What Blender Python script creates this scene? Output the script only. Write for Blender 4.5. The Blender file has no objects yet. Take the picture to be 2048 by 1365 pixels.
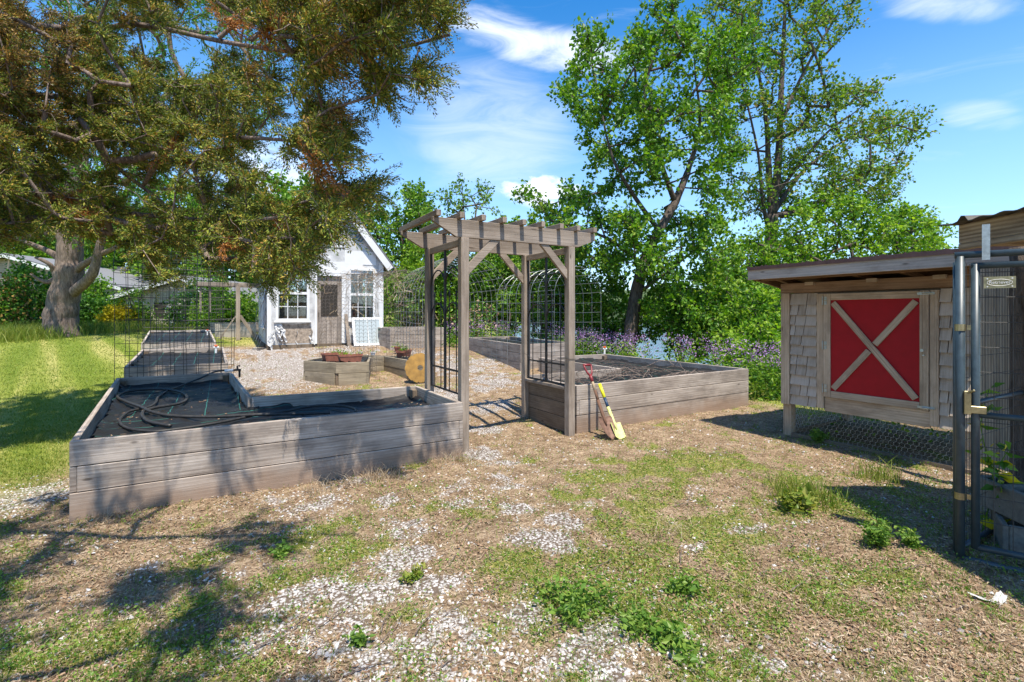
import bpy, math, random
import numpy as np
from mathutils import Vector

SC = bpy.context.scene
COL = SC.collection
R = math.radians
random.seed(7)
rng = np.random.default_rng(11)

# ------------------------------------------------------------------ camera, sky, sun, exposure
H, F, CX, HY = 1.5, 982.0, 1024.0, 629.0          # eye height, focal length / centre / horizon of the 2048 px photograph
YAW = R(30.5)
SY, CY = math.sin(YAW), math.cos(YAW)
cam_d = bpy.data.cameras.new('camera')
cam = bpy.data.objects.new('camera', cam_d); COL.objects.link(cam)
cam.location = (0, 0, H); cam.rotation_euler = (R(90), 0, -YAW)
cam_d.sensor_width = 36; cam_d.lens = 36 * F / 2048; cam_d.shift_y = -53.5 / 2048
cam_d.clip_start = 0.05; cam_d.clip_end = 3000
SC.camera = cam

SUN_EL, SUN_AZ = R(68), R(187)                     # azimuth clockwise from +Y
sd = Vector((math.sin(SUN_AZ) * math.cos(SUN_EL), math.cos(SUN_AZ) * math.cos(SUN_EL), math.sin(SUN_EL)))
sun_d = bpy.data.lights.new('sun', 'SUN'); sun_d.energy = 4.3; sun_d.angle = R(0.55); sun_d.color = (1.0, 0.925, 0.80)
sun = bpy.data.objects.new('sun', sun_d); COL.objects.link(sun)
sun.rotation_euler = sd.to_track_quat('Z', 'Y').to_euler(); sun.location = (0, 0, 20)
SC.view_settings.view_transform = 'Standard'; SC.view_settings.look = 'None'
SC.view_settings.exposure = 0.92; SC.view_settings.gamma = 1.0
try: SC.view_settings.use_curve_mapping = False
except Exception: pass
cy = SC.cycles
cy.max_bounces = 7; cy.diffuse_bounces = 3; cy.glossy_bounces = 3; cy.transmission_bounces = 4; cy.transparent_max_bounces = 10
cy.use_denoising = True; cy.sample_clamp_indirect = 6
cy.caustics_reflective = False; cy.caustics_refractive = False

# ------------------------------------------------------------------ node helpers
def lk(nt, a, b): nt.links.new(a, b)
def nd(nt, typ, **kw):
    n = nt.nodes.new(typ)
    for k, v in kw.items():
        if k.startswith('i_'):
            key = k[2:].replace('_', ' ')
            inp = n.inputs[int(key)] if key.isdigit() else n.inputs[key]
            if hasattr(v, 'links') or v.__class__.__name__.startswith('NodeSocket'): lk(nt, v, inp)
            else: inp.default_value = v
        else: setattr(n, k, v)
    return n
def mth(nt, op, a, b=None, c=None, clamp=False):
    n = nt.nodes.new('ShaderNodeMath'); n.operation = op; n.use_clamp = clamp
    for i, v in enumerate((a, b, c)):
        if v is None: continue
        if isinstance(v, (int, float)): n.inputs[i].default_value = v
        else: lk(nt, v, n.inputs[i])
    return n.outputs[0]
def mixc(nt, f, a, b, mode='MIX'):
    n = nt.nodes.new('ShaderNodeMix'); n.data_type = 'RGBA'; n.blend_type = mode
    for s, v in ((0, f), (6, a), (7, b)):
        if isinstance(v, (int, float)): n.inputs[s].default_value = v
        elif isinstance(v, tuple): n.inputs[s].default_value = v if len(v) == 4 else v + (1,)
        else: lk(nt, v, n.inputs[s])
    return n.outputs[2]
def ramp(nt, fac, stops, interp='LINEAR'):
    n = nt.nodes.new('ShaderNodeValToRGB'); cr = n.color_ramp; cr.interpolation = interp
    while len(cr.elements) < len(stops): cr.elements.new(0.5)
    for e, (p, c) in zip(cr.elements, stops):
        e.position = p; e.color = c if len(c) == 4 else tuple(c) + (1,)
    lk(nt, fac, n.inputs[0]); return n.outputs[0]
def noise(nt, vec, scale, detail=4, rough=0.55, dist=0.0, out=0):
    n = nt.nodes.new('ShaderNodeTexNoise')
    if vec is not None: lk(nt, vec, n.inputs['Vector'])
    n.inputs['Scale'].default_value = scale; n.inputs['Detail'].default_value = detail
    n.inputs['Roughness'].default_value = rough; n.inputs['Distortion'].default_value = dist
    return n.outputs[out]
def vscale(nt, vec, s):
    n = nt.nodes.new('ShaderNodeVectorMath'); n.operation = 'MULTIPLY'; lk(nt, vec, n.inputs[0]); n.inputs[1].default_value = s
    return n.outputs[0]
def mp(nt, v, a, b, c=0.0, d=1.0):
    n = nt.nodes.new('ShaderNodeMapRange'); n.interpolation_type = 'SMOOTHSTEP'
    lk(nt, v, n.inputs[0])
    for i, x in enumerate((a, b, c, d)): n.inputs[i + 1].default_value = x
    return n.outputs[0]
def new_mat(name):
    m = bpy.data.materials.new(name); m.use_nodes = True; nt = m.node_tree
    b = nt.nodes['Principled BSDF']; out = nt.nodes['Material Output']
    return m, nt, b, out
def setc(nt, b, col=None, rough=None, metal=None, spec=None, bump=None, bs=0.3, bd=0.01):
    if col is not None:
        if isinstance(col, tuple): b.inputs['Base Color'].default_value = col if len(col) == 4 else col + (1,)
        else: lk(nt, col, b.inputs['Base Color'])
    if rough is not None:
        if isinstance(rough, (int, float)): b.inputs['Roughness'].default_value = rough
        else: lk(nt, rough, b.inputs['Roughness'])
    if metal is not None: b.inputs['Metallic'].default_value = metal
    if spec is not None: b.inputs['Specular IOR Level'].default_value = spec
    if bump is not None:
        n = nt.nodes.new('ShaderNodeBump'); n.inputs['Strength'].default_value = bs; n.inputs['Distance'].default_value = bd
        lk(nt, bump, n.inputs['Height']); lk(nt, n.outputs[0], b.inputs['Normal'])

# ------------------------------------------------------------------ world: Nishita sky with thin clouds
world = bpy.data.worlds.new('World'); SC.world = world; world.use_nodes = True
wt = world.node_tree; wt.nodes.clear()
sky = nd(wt, 'ShaderNodeTexSky', sky_type='NISHITA', sun_disc=False, sun_elevation=SUN_EL, sun_rotation=SUN_AZ, altitude=200, air_density=1.0, dust_density=0.4, ozone_density=2.0)
tc = nd(wt, 'ShaderNodeTexCoord').outputs['Generated']
sx = nd(wt, 'ShaderNodeSeparateXYZ', i_0=tc)
az = mth(wt, 'MULTIPLY', mth(wt, 'ARCTAN2', sx.outputs[0], sx.outputs[1]), 180 / math.pi)
el = mth(wt, 'MULTIPLY', mth(wt, 'ARCSINE', sx.outputs[2]), 180 / math.pi)
def azel(px, py):
    a = math.atan((px - CX) / F)
    return math.degrees(YAW + a), math.degrees(math.atan((HY - py) / F * math.cos(a)))
cm = nd(wt, 'ShaderNodeCombineXYZ', i_0=mth(wt, 'MULTIPLY', az, 0.045), i_1=mth(wt, 'MULTIPLY', el, 0.17))
cir = noise(wt, cm.outputs[0], 1.6, 9, 0.62, 1.2)
cm2 = nd(wt, 'ShaderNodeCombineXYZ', i_0=mth(wt, 'MULTIPLY', az, 0.22), i_1=mth(wt, 'MULTIPLY', el, 0.4), i_2=3.7)
cum = noise(wt, cm2.outputs[0], 1.5, 8, 0.6, 0.3)
def cloud(px0, py0, px1, py1, half, lo, hi, amp, nz):
    a0, e0 = azel(px0, py0); a1, e1 = azel(px1, py1)
    ac, ec = (a0 + a1) / 2, (e0 + e1) / 2; L = math.hypot(a1 - a0, e1 - e0) / 2 + 1e-3
    c, s = (a1 - a0) / (2 * L), (e1 - e0) / (2 * L)
    du = mth(wt, 'SUBTRACT', az, ac); dv = mth(wt, 'SUBTRACT', el, ec)
    u = mth(wt, 'DIVIDE', mth(wt, 'ADD', mth(wt, 'MULTIPLY', du, c), mth(wt, 'MULTIPLY', dv, s)), L)
    v = mth(wt, 'DIVIDE', mth(wt, 'SUBTRACT', mth(wt, 'MULTIPLY', dv, c), mth(wt, 'MULTIPLY', du, s)), half)
    r2 = mth(wt, 'ADD', mth(wt, 'MULTIPLY', u, u), mth(wt, 'MULTIPLY', v, v))
    fall = mp(wt, r2, 1.25, 0.0)
    d = mth(wt, 'ADD', nz, mth(wt, 'MULTIPLY', fall, 0.42))
    return mth(wt, 'MULTIPLY', mth(wt, 'MULTIPLY', mp(wt, d, lo, hi), fall), amp)
cl = [cloud(800, 0, 1340, 135, 2.9, 0.58, 1.12, 0.95, cir), cloud(760, 150, 1190, 350, 9.5, 0.50, 1.15, 0.45, cir),
      cloud(975, 372, 1190, 388, 2.4, 0.70, 0.92, 1.0, cum), cloud(1700, -6, 2100, 16, 1.8, 0.60, 1.15, 0.6, cir),
      cloud(1840, 226, 2090, 236, 1.6, 0.62, 1.1, 0.4, cir), cloud(380, 330, 700, 420, 6, 0.6, 1.0, 0.7, cum)]
cl.append(mth(wt, 'MULTIPLY', mp(wt, cir, 0.52, 0.85), 0.22))
tot = cl[0]
for c in cl[1:]: tot = mth(wt, 'MAXIMUM', tot, c)
hs = nd(wt, 'ShaderNodeHueSaturation', i_Hue=0.5, i_Saturation=1.40, i_Value=0.90, i_Color=sky.outputs[0])
hz = mp(wt, el, 34, 2)
skyc = mixc(wt, mth(wt, 'MULTIPLY', hz, 0.5), hs.outputs[0], (2.7, 4.1, 6.0))
cc = mixc(wt, tot, skyc, (4.5, 4.75, 5.2))
bg = nd(wt, 'ShaderNodeBackground', i_Color=cc, i_Strength=0.15)
wo = nd(wt, 'ShaderNodeOutputWorld'); lk(wt, bg.outputs[0], wo.inputs[0])

# ------------------------------------------------------------------ coordinates
def W(X, Z, z=0.0): return Vector((CY * X + SY * Z, -SY * X + CY * Z, z))     # right / forward of the eye -> world
def sstep(a, b, x):
    t = np.clip((x - a) / (b - a), 0, 1); return t * t * (3 - 2 * t)
def terrain(x, y):
    x = np.asarray(x, float); y = np.asarray(y, float)
    X = CY * x - SY * y; Z = SY * x + CY * y
    rise = 1.05 * np.tanh(np.maximum(Z - 6.6, 0) * 0.09 / 1.05)
    m = 1 - sstep(0.5, 3.0, X)
    fall = sstep(-6.5, 0.0, X) * 3.9 * sstep(14.0, 30.0, Z + 0.12 * X)
    fall2 = 2.9 * sstep(11.5, 30.0, Z) * sstep(2.0, 5.0, X) + 1.5 * sstep(9, 20, x) * sstep(3, 8, X)
    return np.maximum(rise * m * (1 - sstep(-6.5, 0, X) * sstep(14, 22, Z)) - np.maximum(fall, fall2), -3.4)
def gz(x, y): return float(terrain(x, y))
def P(px, py, z=0.0):
    Z = (H - z) * F / (py - HY); return W((px - CX) / F * Z, Z, z)
def G(px, py):
    z = 0.0
    for _ in range(60):
        p = P(px, py, z); z += 0.4 * (gz(p.x, p.y) - z)
    return P(px, py, z)
def C(px, py, Z): return W((px - CX) / F * Z, Z, H + (HY - py) / F * Z)
def xon(px, y):
    k = (px - CX) / F; return y * (SY + CY * k) / (CY - SY * k)
def yon(px, x):
    k = (px - CX) / F; return x * (CY - SY * k) / (SY + CY * k)

def hashn(ix, iy, seed):
    n = (ix * 374761393 + iy * 668265263 + seed * 974634777) & 0xffffffff
    n = ((n ^ (n >> 13)) * 1274126177) & 0xffffffff
    return ((n ^ (n >> 16)) & 0xffff) / 65535.0
def vnoise(x, y, seed=0):
    x = np.asarray(x, float); y = np.asarray(y, float)
    ix = np.floor(x).astype(np.int64); iy = np.floor(y).astype(np.int64); fx = x - ix; fy = y - iy
    fx = fx * fx * (3 - 2 * fx); fy = fy * fy * (3 - 2 * fy)
    return (hashn(ix, iy, seed) * (1 - fx) + hashn(ix + 1, iy, seed) * fx) * (1 - fy) + (hashn(ix, iy + 1, seed) * (1 - fx) + hashn(ix + 1, iy + 1, seed) * fx) * fy
def fbm(x, y, s, o=4, seed=0):
    t = 0; a = 1; n = 0
    for k in range(o):
        t = t + a * vnoise(np.asarray(x) * s * 2 ** k + 31.7 * k, np.asarray(y) * s * 2 ** k - 17.3 * k, seed + k); n += a; a *= 0.55
    return t / n

# ------------------------------------------------------------------ mesh helpers
BASE = {}
def props(o, label=None, cat=None, group=None, kind=None):
    if label: o['label'] = label
    if cat: o['category'] = cat
    if group: o['group'] = group
    if kind: o['kind'] = kind
    return o
def thing(name, loc, label, cat, group=None):
    o = bpy.data.objects.new(name, None); COL.objects.link(o); o.location = loc; o.empty_display_size = 0.2
    BASE[o.name] = Vector(loc); return props(o, label, cat, group)
def copy_tree(o, parent=None):
    c = o.copy(); COL.objects.link(c); c.parent = parent
    if parent is None: BASE[c.name] = BASE[o.name].copy()
    for ch in [k for k in list(bpy.data.objects) if k.parent == o]: copy_tree(ch, c)
    return c
class MB:
    def __init__(s): s.v = []; s.f = []; s.uv = []
    def quad(s, a, b, c, d, uvs=None):
        i = len(s.v); s.v += [tuple(a), tuple(b), tuple(c), tuple(d)]; s.f.append((i, i + 1, i + 2, i + 3))
        s.uv += uvs or [(0, 0), (1, 0), (1, 1), (0, 1)]
    def board(s, p0, p1, wv, tv):
        """box along p0->p1; wv width vector, tv thickness vector; p0/p1 are the centre of the section"""
        p0, p1, wv, tv = Vector(p0), Vector(p1), Vector(wv), Vector(tv)
        L = (p1 - p0).length; w = wv.length; t = tv.length; hw, ht = wv / 2, tv / 2
        c = [p0 - hw - ht, p0 + hw - ht, p0 + hw + ht, p0 - hw + ht, p1 - hw - ht, p1 + hw - ht, p1 + hw + ht, p1 - hw + ht]
        i = len(s.v); s.v += [tuple(q) for q in c]
        ou, ov = random.uniform(0, 50), random.uniform(0, 50)
        if (p1 - p0).cross(wv).dot(tv) < 0: fl = True
        else: fl = False
        def face(ids, uv):
            if fl: ids = ids[::-1]; uv = uv[::-1]
            s.f.append(tuple(i + k for k in ids)); s.uv += [(ou + a, ov + b) for a, b in uv]
        face((0, 4, 5, 1)[::-1], [(0, 0), (L, 0), (L, w), (0, w)][::-1])
        face((3, 7, 6, 2), [(0, 0), (L, 0), (L, w), (0, w)])
        face((0, 4, 7, 3), [(0, w), (L, w), (L, w + t), (0, w + t)])
        face((1, 5, 6, 2)[::-1], [(0, w), (L, w), (L, w + t), (0, w + t)][::-1])
        face((0, 1, 2, 3)[::-1], [(0, 0), (.02, w), (.04, w), (.02, 0)])
        face((4, 5, 6, 7), [(0, 0), (.02, w), (.04, w), (.02, 0)])
        return s
    def box(s, x0, y0, z0, x1, y1, z1):
        d = (x1 - x0, y1 - y0, z1 - z0); c = ((x0 + x1) / 2, (y0 + y1) / 2, (z0 + z1) / 2); k = max(range(3), key=lambda i: abs(d[i]))
        ax = [Vector((d[0], 0, 0)), Vector((0, d[1], 0)), Vector((0, 0, d[2]))]; o = [i for i in range(3) if i != k]
        if abs(d[o[0]]) < abs(d[o[1]]): o = o[::-1]
        return s.board(Vector(c) - ax[k] / 2, Vector(c) + ax[k] / 2, ax[o[0]], ax[o[1]])
    def prism(s, pts, ext):
        """closed polygon extruded by vector ext, uv from x+y / z"""
        n = len(pts); pts = [Vector(p) for p in pts]; ext = Vector(ext); i = len(s.v)
        ou, ov = random.uniform(0, 50), random.uniform(0, 50)
        s.v += [tuple(p) for p in pts] + [tuple(p + ext) for p in pts]
        uvf = lambda p: (ou + math.hypot(p.x, p.y), ov + p.z)
        s.f.append(tuple(range(i + n - 1, i - 1, -1))); s.uv += [uvf(pts[k]) for k in range(n - 1, -1, -1)]
        s.f.append(tuple(range(i + n, i + 2 * n))); s.uv += [uvf(p) for p in pts]
        for k in range(n):
            m = (k + 1) % n; s.f.append((i + k, i + m, i + n + m, i + n + k))
            l = (pts[m] - pts[k]).length; s.uv += [(ou, ov), (ou + l, ov), (ou + l, ov + ext.length), (ou, ov + ext.length)]
        return s
    def tube(s, pts, r, n=6, cap=True):
        pts = [Vector(p) for p in pts]; m = len(pts); rs = r if hasattr(r, '__len__') else [r] * m
        i = len(s.v); up = Vector((0, 0, 1)); L = 0; ou = random.uniform(0, 50)
        prev = None
        for k, p in enumerate(pts):
            t = (pts[min(k + 1, m - 1)] - pts[max(k - 1, 0)]).normalized()
            if prev is None:
                a = t.cross(up)
                if a.length < 0.05: a = t.cross(Vector((1, 0, 0)))
                a.normalize()
            else:
                a = prev - t * prev.dot(t)
                if a.length < 1e-4: a = t.cross(up)
                a.normalize()
            prev = a; b = t.cross(a)
            for q in range(n):
                an = 2 * math.pi * q / n; s.v.append(tuple(p + (a * math.cos(an) + b * math.sin(an)) * rs[k]))
        for k in range(m - 1):
            l = (pts[k + 1] - pts[k]).length
            for q in range(n):
                w = (q + 1) % n; A = i + k * n
                s.f.append((A + q, A + w, A + n + w, A + n + q))
                s.uv += [(ou + L, q * .03), (ou + L, (q + 1) * .03), (ou + L + l, (q + 1) * .03), (ou + L + l, q * .03)]
            L += l
        if cap:
            s.f.append(tuple(range(i + n - 1, i - 1, -1))); s.uv += [(0, 0)] * n
            s.f.append(tuple(range(i + (m - 1) * n, i + m * n))); s.uv += [(0, 0)] * n
        return s
    def build(s, name, mat, parent=None, bevel=0, smooth=False):
        v = np.array(s.v, float)
        if parent is not None:
            b = BASE[parent.name]; v = v - np.array(b)
        me = bpy.data.meshes.new(name); me.from_pydata(v.tolist(), [], s.f)
        uvl = me.uv_layers.new(name='UVMap'); uvl.data.foreach_set('uv', np.array(s.uv, 'f').ravel())
        me.materials.append(mat)
        if smooth: me.polygons.foreach_set('use_smooth', [True] * len(me.polygons))
        o = bpy.data.objects.new(name, me); COL.objects.link(o)
        if parent is not None: o.parent = parent; BASE[o.name] = BASE[parent.name]
        if bevel:
            m = o.modifiers.new('bevel', 'BEVEL'); m.width = bevel; m.segments = 1; m.limit_method = 'ANGLE'
        return o
def bulk(name, verts, faces, mat, parent=None, smooth=False, attr=None):
    """verts (N,3), faces (M,k) numpy"""
    if parent is not None: verts = verts - np.array(BASE[parent.name])
    me = bpy.data.meshes.new(name); M, k = faces.shape
    me.vertices.add(len(verts)); me.vertices.foreach_set('co', verts.astype('f').ravel())
    me.loops.add(M * k); me.loops.foreach_set('vertex_index', faces.astype('i').ravel())
    me.polygons.add(M); me.polygons.foreach_set('loop_start', np.arange(0, M * k, k, dtype='i'))
    me.polygons.foreach_set('loop_total', np.full(M, k, 'i'))
    me.polygons.foreach_set('use_smooth', np.full(M, smooth))
    if attr:
        for an, av in attr.items():
            a = me.attributes.new(an, 'FLOAT', 'POINT'); a.data.foreach_set('value', av.astype('f').ravel())
    me.materials.append(mat); me.update(calc_edges=True)
    o = bpy.data.objects.new(name, me); COL.objects.link(o)
    if parent is not None: o.parent = parent; BASE[o.name] = BASE[parent.name]
    return o
def text(body, name, mat, parent, loc, rot, size, ext=0.001):
    cu = bpy.data.curves.new(name, 'FONT'); cu.body = body; cu.size = size; cu.extrude = ext; cu.align_x = 'CENTER'; cu.align_y = 'CENTER'
    tmp = bpy.data.objects.new(name, cu); COL.objects.link(tmp); me = bpy.data.meshes.new_from_object(tmp.evaluated_get(bpy.context.evaluated_depsgraph_get()))
    bpy.data.objects.remove(tmp); me.materials.clear(); me.materials.append(mat); o = bpy.data.objects.new(name, me); COL.objects.link(o)
    o.location = Vector(loc) - BASE[parent.name]; o.rotation_euler = rot; o.parent = parent; return o
def in_poly(x, y, poly):
    ins = np.zeros(np.shape(x), bool); n = len(poly)
    for i in range(n):
        x0, y0 = poly[i][0], poly[i][1]; x1, y1 = poly[(i + 1) % n][0], poly[(i + 1) % n][1]
        c = ((y0 > y) != (y1 > y)) & (x < (x1 - x0) * (y - y0) / ((y1 - y0) + 1e-12) + x0); ins ^= c
    return ins

# ------------------------------------------------------------------ materials
def wood(name, c0, c1, c2, stain=0.0, grain=1.0, rough=0.85, dark=0.0):
    m, nt, b, _ = new_mat(name)
    uv = nd(nt, 'ShaderNodeTexCoord').outputs['UV']
    fine = noise(nt, vscale(nt, uv, (2.2, 95, 1)), 1.0, 5, 0.65, 0.4)
    big = noise(nt, vscale(nt, uv, (0.9, 4.0, 1)), 1.0, 3, 0.5)
    ring = nd(nt, 'ShaderNodeTexWave', wave_type='BANDS', bands_direction='Y', i_Scale=1.0, i_Distortion=5.5, i_Detail=3.0)
    ring.inputs['Detail Scale'].default_value = 0.6
    lk(nt, vscale(nt, uv, (0.9, 11.0, 1)), ring.inputs['Vector'])
    t = mth(nt, 'ADD', mth(nt, 'MULTIPLY', fine, 0.55), mth(nt, 'MULTIPLY', big, 0.45))
    t = mth(nt, 'ADD', t, mth(nt, 'MULTIPLY', mth(nt, 'SUBTRACT', ring.outputs['Fac'], 0.5), 0.07 * grain))
    col = ramp(nt, t, [(0.30, c0), (0.5, c1), (0.70, c2)])
    isl = nd(nt, 'ShaderNodeNewGeometry').outputs['Random Per Island']
    col = mixc(nt, 1.0, col, ramp(nt, isl, [(0.0, (0.80, 0.80, 0.80)), (0.5, (1.0, 0.985, 0.97)), (1.0, (1.16, 1.13, 1.10))]), 'MULTIPLY')
    wz = mp(nt, noise(nt, vscale(nt, uv, (1.4, 3.2, 1)), 1.7, 5, 0.7), 0.40, 0.66)
    col = mixc(nt, mth(nt, 'MULTIPLY', wz, 0.42), col, (c0[0] * .62, c0[1] * .60, c0[2] * .60))
    vo = nd(nt, 'ShaderNodeTexVoronoi', i_Scale=1.0, feature='F1'); lk(nt, vscale(nt, uv, (2.3, 7.0, 1)), vo.inputs['Vector'])
    knot = mp(nt, vo.outputs['Distance'], 0.10, 0.03)
    col = mixc(nt, mth(nt, 'MULTIPLY', knot, 0.75), col, (c0[0] * .35, c0[1] * .3, c0[2] * .25))
    crack = mp(nt, noise(nt, vscale(nt, uv, (0.7, 130, 1)), 1.0, 2, 0.5), 0.34, 0.27)
    col = mixc(nt, mth(nt, 'MULTIPLY', crack, 0.7), col, (c0[0] * .3, c0[1] * .3, c0[2] * .3))
    if stain:
        pos = nd(nt, 'ShaderNodeNewGeometry').outputs['Position']
        z = nd(nt, 'ShaderNodeSeparateXYZ', i_0=pos).outputs[2]
        zz = mth(nt, 'ADD', z, mth(nt, 'MULTIPLY', noise(nt, pos, 4.0, 3), -0.25))
        col = mixc(nt, mth(nt, 'MULTIPLY', mp(nt, zz, 0.17, -0.12), stain), col, (0.27, 0.175, 0.115))
        blot = mp(nt, noise(nt, pos, 2.3, 4, 0.6), 0.52, 0.72)
        col = mixc(nt, mth(nt, 'MULTIPLY', blot, 0.22), col, (0.12, 0.10, 0.085))
    hb = mth(nt, 'SUBTRACT', fine, mth(nt, 'MULTIPLY', crack, 0.8))
    setc(nt, b, col, rough, spec=0.25, bump=hb, bs=0.55, bd=0.004)
    return m
def plain(name, col, rough=0.5, metal=0.0, var=0.15, scale=8.0, bump=0.0, spec=0.5):
    m, nt, b, _ = new_mat(name)
    pos = nd(nt, 'ShaderNodeTexCoord').outputs['Object']
    n = noise(nt, pos, scale, 5, 0.6)
    c = ramp(nt, n, [(0.3, tuple(x * (1 - var) for x in col)), (0.7, tuple(min(1, x * (1 + var)) for x in col))])
    setc(nt, b, c, rough, metal, spec, bump=n if bump else None, bs=bump, bd=0.005); return m
def leafmat(name, stops, trans=0.35, rough=0.5, spec=0.35, tcol=(1.25, 1.35, 0.5)):
    m, nt, b, out = new_mat(name)
    ri = nd(nt, 'ShaderNodeNewGeometry')
    pos = ri.outputs['Position']
    f = mth(nt, 'ADD', mth(nt, 'MULTIPLY', ri.outputs['Random Per Island'], 0.62), mth(nt, 'MULTIPLY', noise(nt, pos, 1.3, 3), 0.45))
    c = ramp(nt, f, stops)
    setc(nt, b, c, rough, spec=spec)
    tr = nd(nt, 'ShaderNodeBsdfTranslucent', i_Color=mixc(nt, 1.0, c, tcol, 'MULTIPLY'))
    mx = nd(nt, 'ShaderNodeMixShader', i_0=trans); lk(nt, b.outputs[0], mx.inputs[1]); lk(nt, tr.outputs[0], mx.inputs[2])
    lk(nt, mx.outputs[0], out.inputs[0]); return m

M = {}
M['bed'] = wood('weathered bed board', (0.16, 0.130, 0.108), (0.34, 0.296, 0.258), (0.55, 0.495, 0.445), stain=0.75)
M['post'] = wood('weathered arbor lumber', (0.15, 0.12, 0.092), (0.29, 0.243, 0.20), (0.44, 0.38, 0.325), grain=0.7)
M['dark_wood'] = wood('dark brown lumber', (0.10, 0.075, 0.055), (0.18, 0.14, 0.10), (0.27, 0.21, 0.16))  # darkest lumber tone, for corner posts, sills and inner walls
M['coop'] = wood('coop trim lumber', (0.25, 0.18, 0.12), (0.45, 0.35, 0.25), (0.62, 0.51, 0.39), grain=0.8)
M['fascia'] = wood('pale grey lumber', (0.26, 0.225, 0.19), (0.42, 0.375, 0.33), (0.56, 0.51, 0.46), grain=0.8)  # pale grey lumber tone, shared by coop fascia, farthest bed and plank wall
M['brown_wood'] = wood('coop brown lumber', (0.15, 0.09, 0.05), (0.26, 0.165, 0.10), (0.37, 0.26, 0.17))
M['header'] = wood('kennel header', (0.16, 0.115, 0.07), (0.33, 0.255, 0.17), (0.48, 0.40, 0.29), grain=3.2)
M['mossy'] = wood('mossy bed board', (0.15, 0.125, 0.09), (0.28, 0.24, 0.175), (0.42, 0.37, 0.29), stain=0.5)
M['white'] = plain('white trim paint', (0.74, 0.75, 0.76), 0.5, var=0.06, scale=3)
M['wrap'] = plain('white house wrap', (0.53, 0.535, 0.54), 0.6, var=0.34, scale=4.5, bump=0.7)
M['osb'] = plain('bare sheathing', (0.32, 0.26, 0.205), 0.85, var=0.55, scale=14, bump=0.3)
M['iron'] = plain('black iron', (0.018, 0.018, 0.019), 0.5, 0.2, var=0.3, scale=30)
M['wire'] = plain('dull wire', (0.05, 0.05, 0.047), 0.6, 0.3, var=0.3, scale=20)
M['wire_light'] = plain('galvanised wire', (0.40, 0.42, 0.42), 0.45, 0.7, var=0.2, scale=20)
M['rusty_wire'] = plain('rusty poultry wire', (0.17, 0.14, 0.12), 0.7, 0.3, var=0.4, scale=10)
M['steel'] = plain('dark green gate enamel', (0.034, 0.054, 0.066), 0.42, 0.0, var=0.25, scale=25, spec=0.6)
M['brass'] = plain('yellow zinc hardware', (0.33, 0.28, 0.16), 0.35, 0.85, var=0.3, scale=30)
M['galv'] = plain('galvanised hardware', (0.42, 0.45, 0.44), 0.4, 0.8, var=0.25, scale=40)
M['red'] = plain('red panel paint', (0.36, 0.004, 0.010), 0.6, var=0.10, scale=12, bump=0.06, spec=0.3)
M['roof'] = plain('red brown roof sheet', (0.12, 0.065, 0.06), 0.5, 0.1, var=0.3, scale=12)
M['roof2'] = plain('dull corrugated roof sheet', (0.10, 0.088, 0.07), 0.75, 0.1, var=0.4, scale=8)
M['hose'] = plain('black rubber hose', (0.028, 0.026, 0.024), 0.55, var=0.5, scale=25)
M['terra'] = plain('terracotta', (0.30, 0.11, 0.07), 0.8, var=0.3, scale=14)
M['soil'] = plain('potting soil', (0.055, 0.038, 0.026), 0.95, var=0.5, scale=40, bump=0.6)
M['orange'] = plain('orange plastic', (0.65, 0.14, 0.03), 0.45)
M['pvc'] = plain('white plastic pipe', (0.75, 0.75, 0.74), 0.4, var=0.08)
M['blade'] = plain('ochre painted steel', (0.30, 0.165, 0.035), 0.55, 0.2, var=0.35, scale=9)
M['rust'] = plain('rusty blade steel', (0.20, 0.115, 0.08), 0.7, 0.35, var=0.4, scale=20)
M['ash'] = wood('tool handle ash', (0.30, 0.22, 0.14), (0.45, 0.35, 0.23), (0.55, 0.45, 0.32))
M['brown_handle'] = wood('stained handle', (0.09, 0.05, 0.035), (0.16, 0.09, 0.06), (0.22, 0.13, 0.09))
M['red_grip'] = plain('dark red grip', (0.20, 0.022, 0.028), 0.45)
M['yellow'] = plain('yellow spade plastic', (0.72, 0.70, 0.02), 0.4, var=0.05)
M['pale_yellow'] = plain('pale yellow spade', (0.58, 0.60, 0.22), 0.5, var=0.35, scale=30)
M['navy'] = plain('navy grip', (0.015, 0.045, 0.10), 0.5)
M['block'] = plain('concrete block', (0.16, 0.15, 0.13), 0.9, var=0.25, scale=40, bump=0.5)
M['siding'] = plain('beige siding', (0.42, 0.38, 0.33), 0.7, var=0.06, scale=4)
M['siding_grey'] = plain('taupe siding', (0.30, 0.265, 0.235), 0.7, var=0.08, scale=4)
M['shingle_roof'] = plain('grey roof shingles', (0.17, 0.175, 0.19), 0.9, var=0.3, scale=30)
M['dark_room'] = plain('dark interior', (0.03, 0.025, 0.02), 0.9)
M['litter'] = plain('crumpled pale plastic', (0.50, 0.49, 0.46), 0.5, var=0.3, scale=30, bump=0.3)
M['green_plastic'] = plain('dark green plastic', (0.02, 0.07, 0.05), 0.5)
M['slat'] = wood('dry grey slats', (0.26, 0.22, 0.17), (0.40, 0.35, 0.28), (0.52, 0.46, 0.38))
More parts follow.
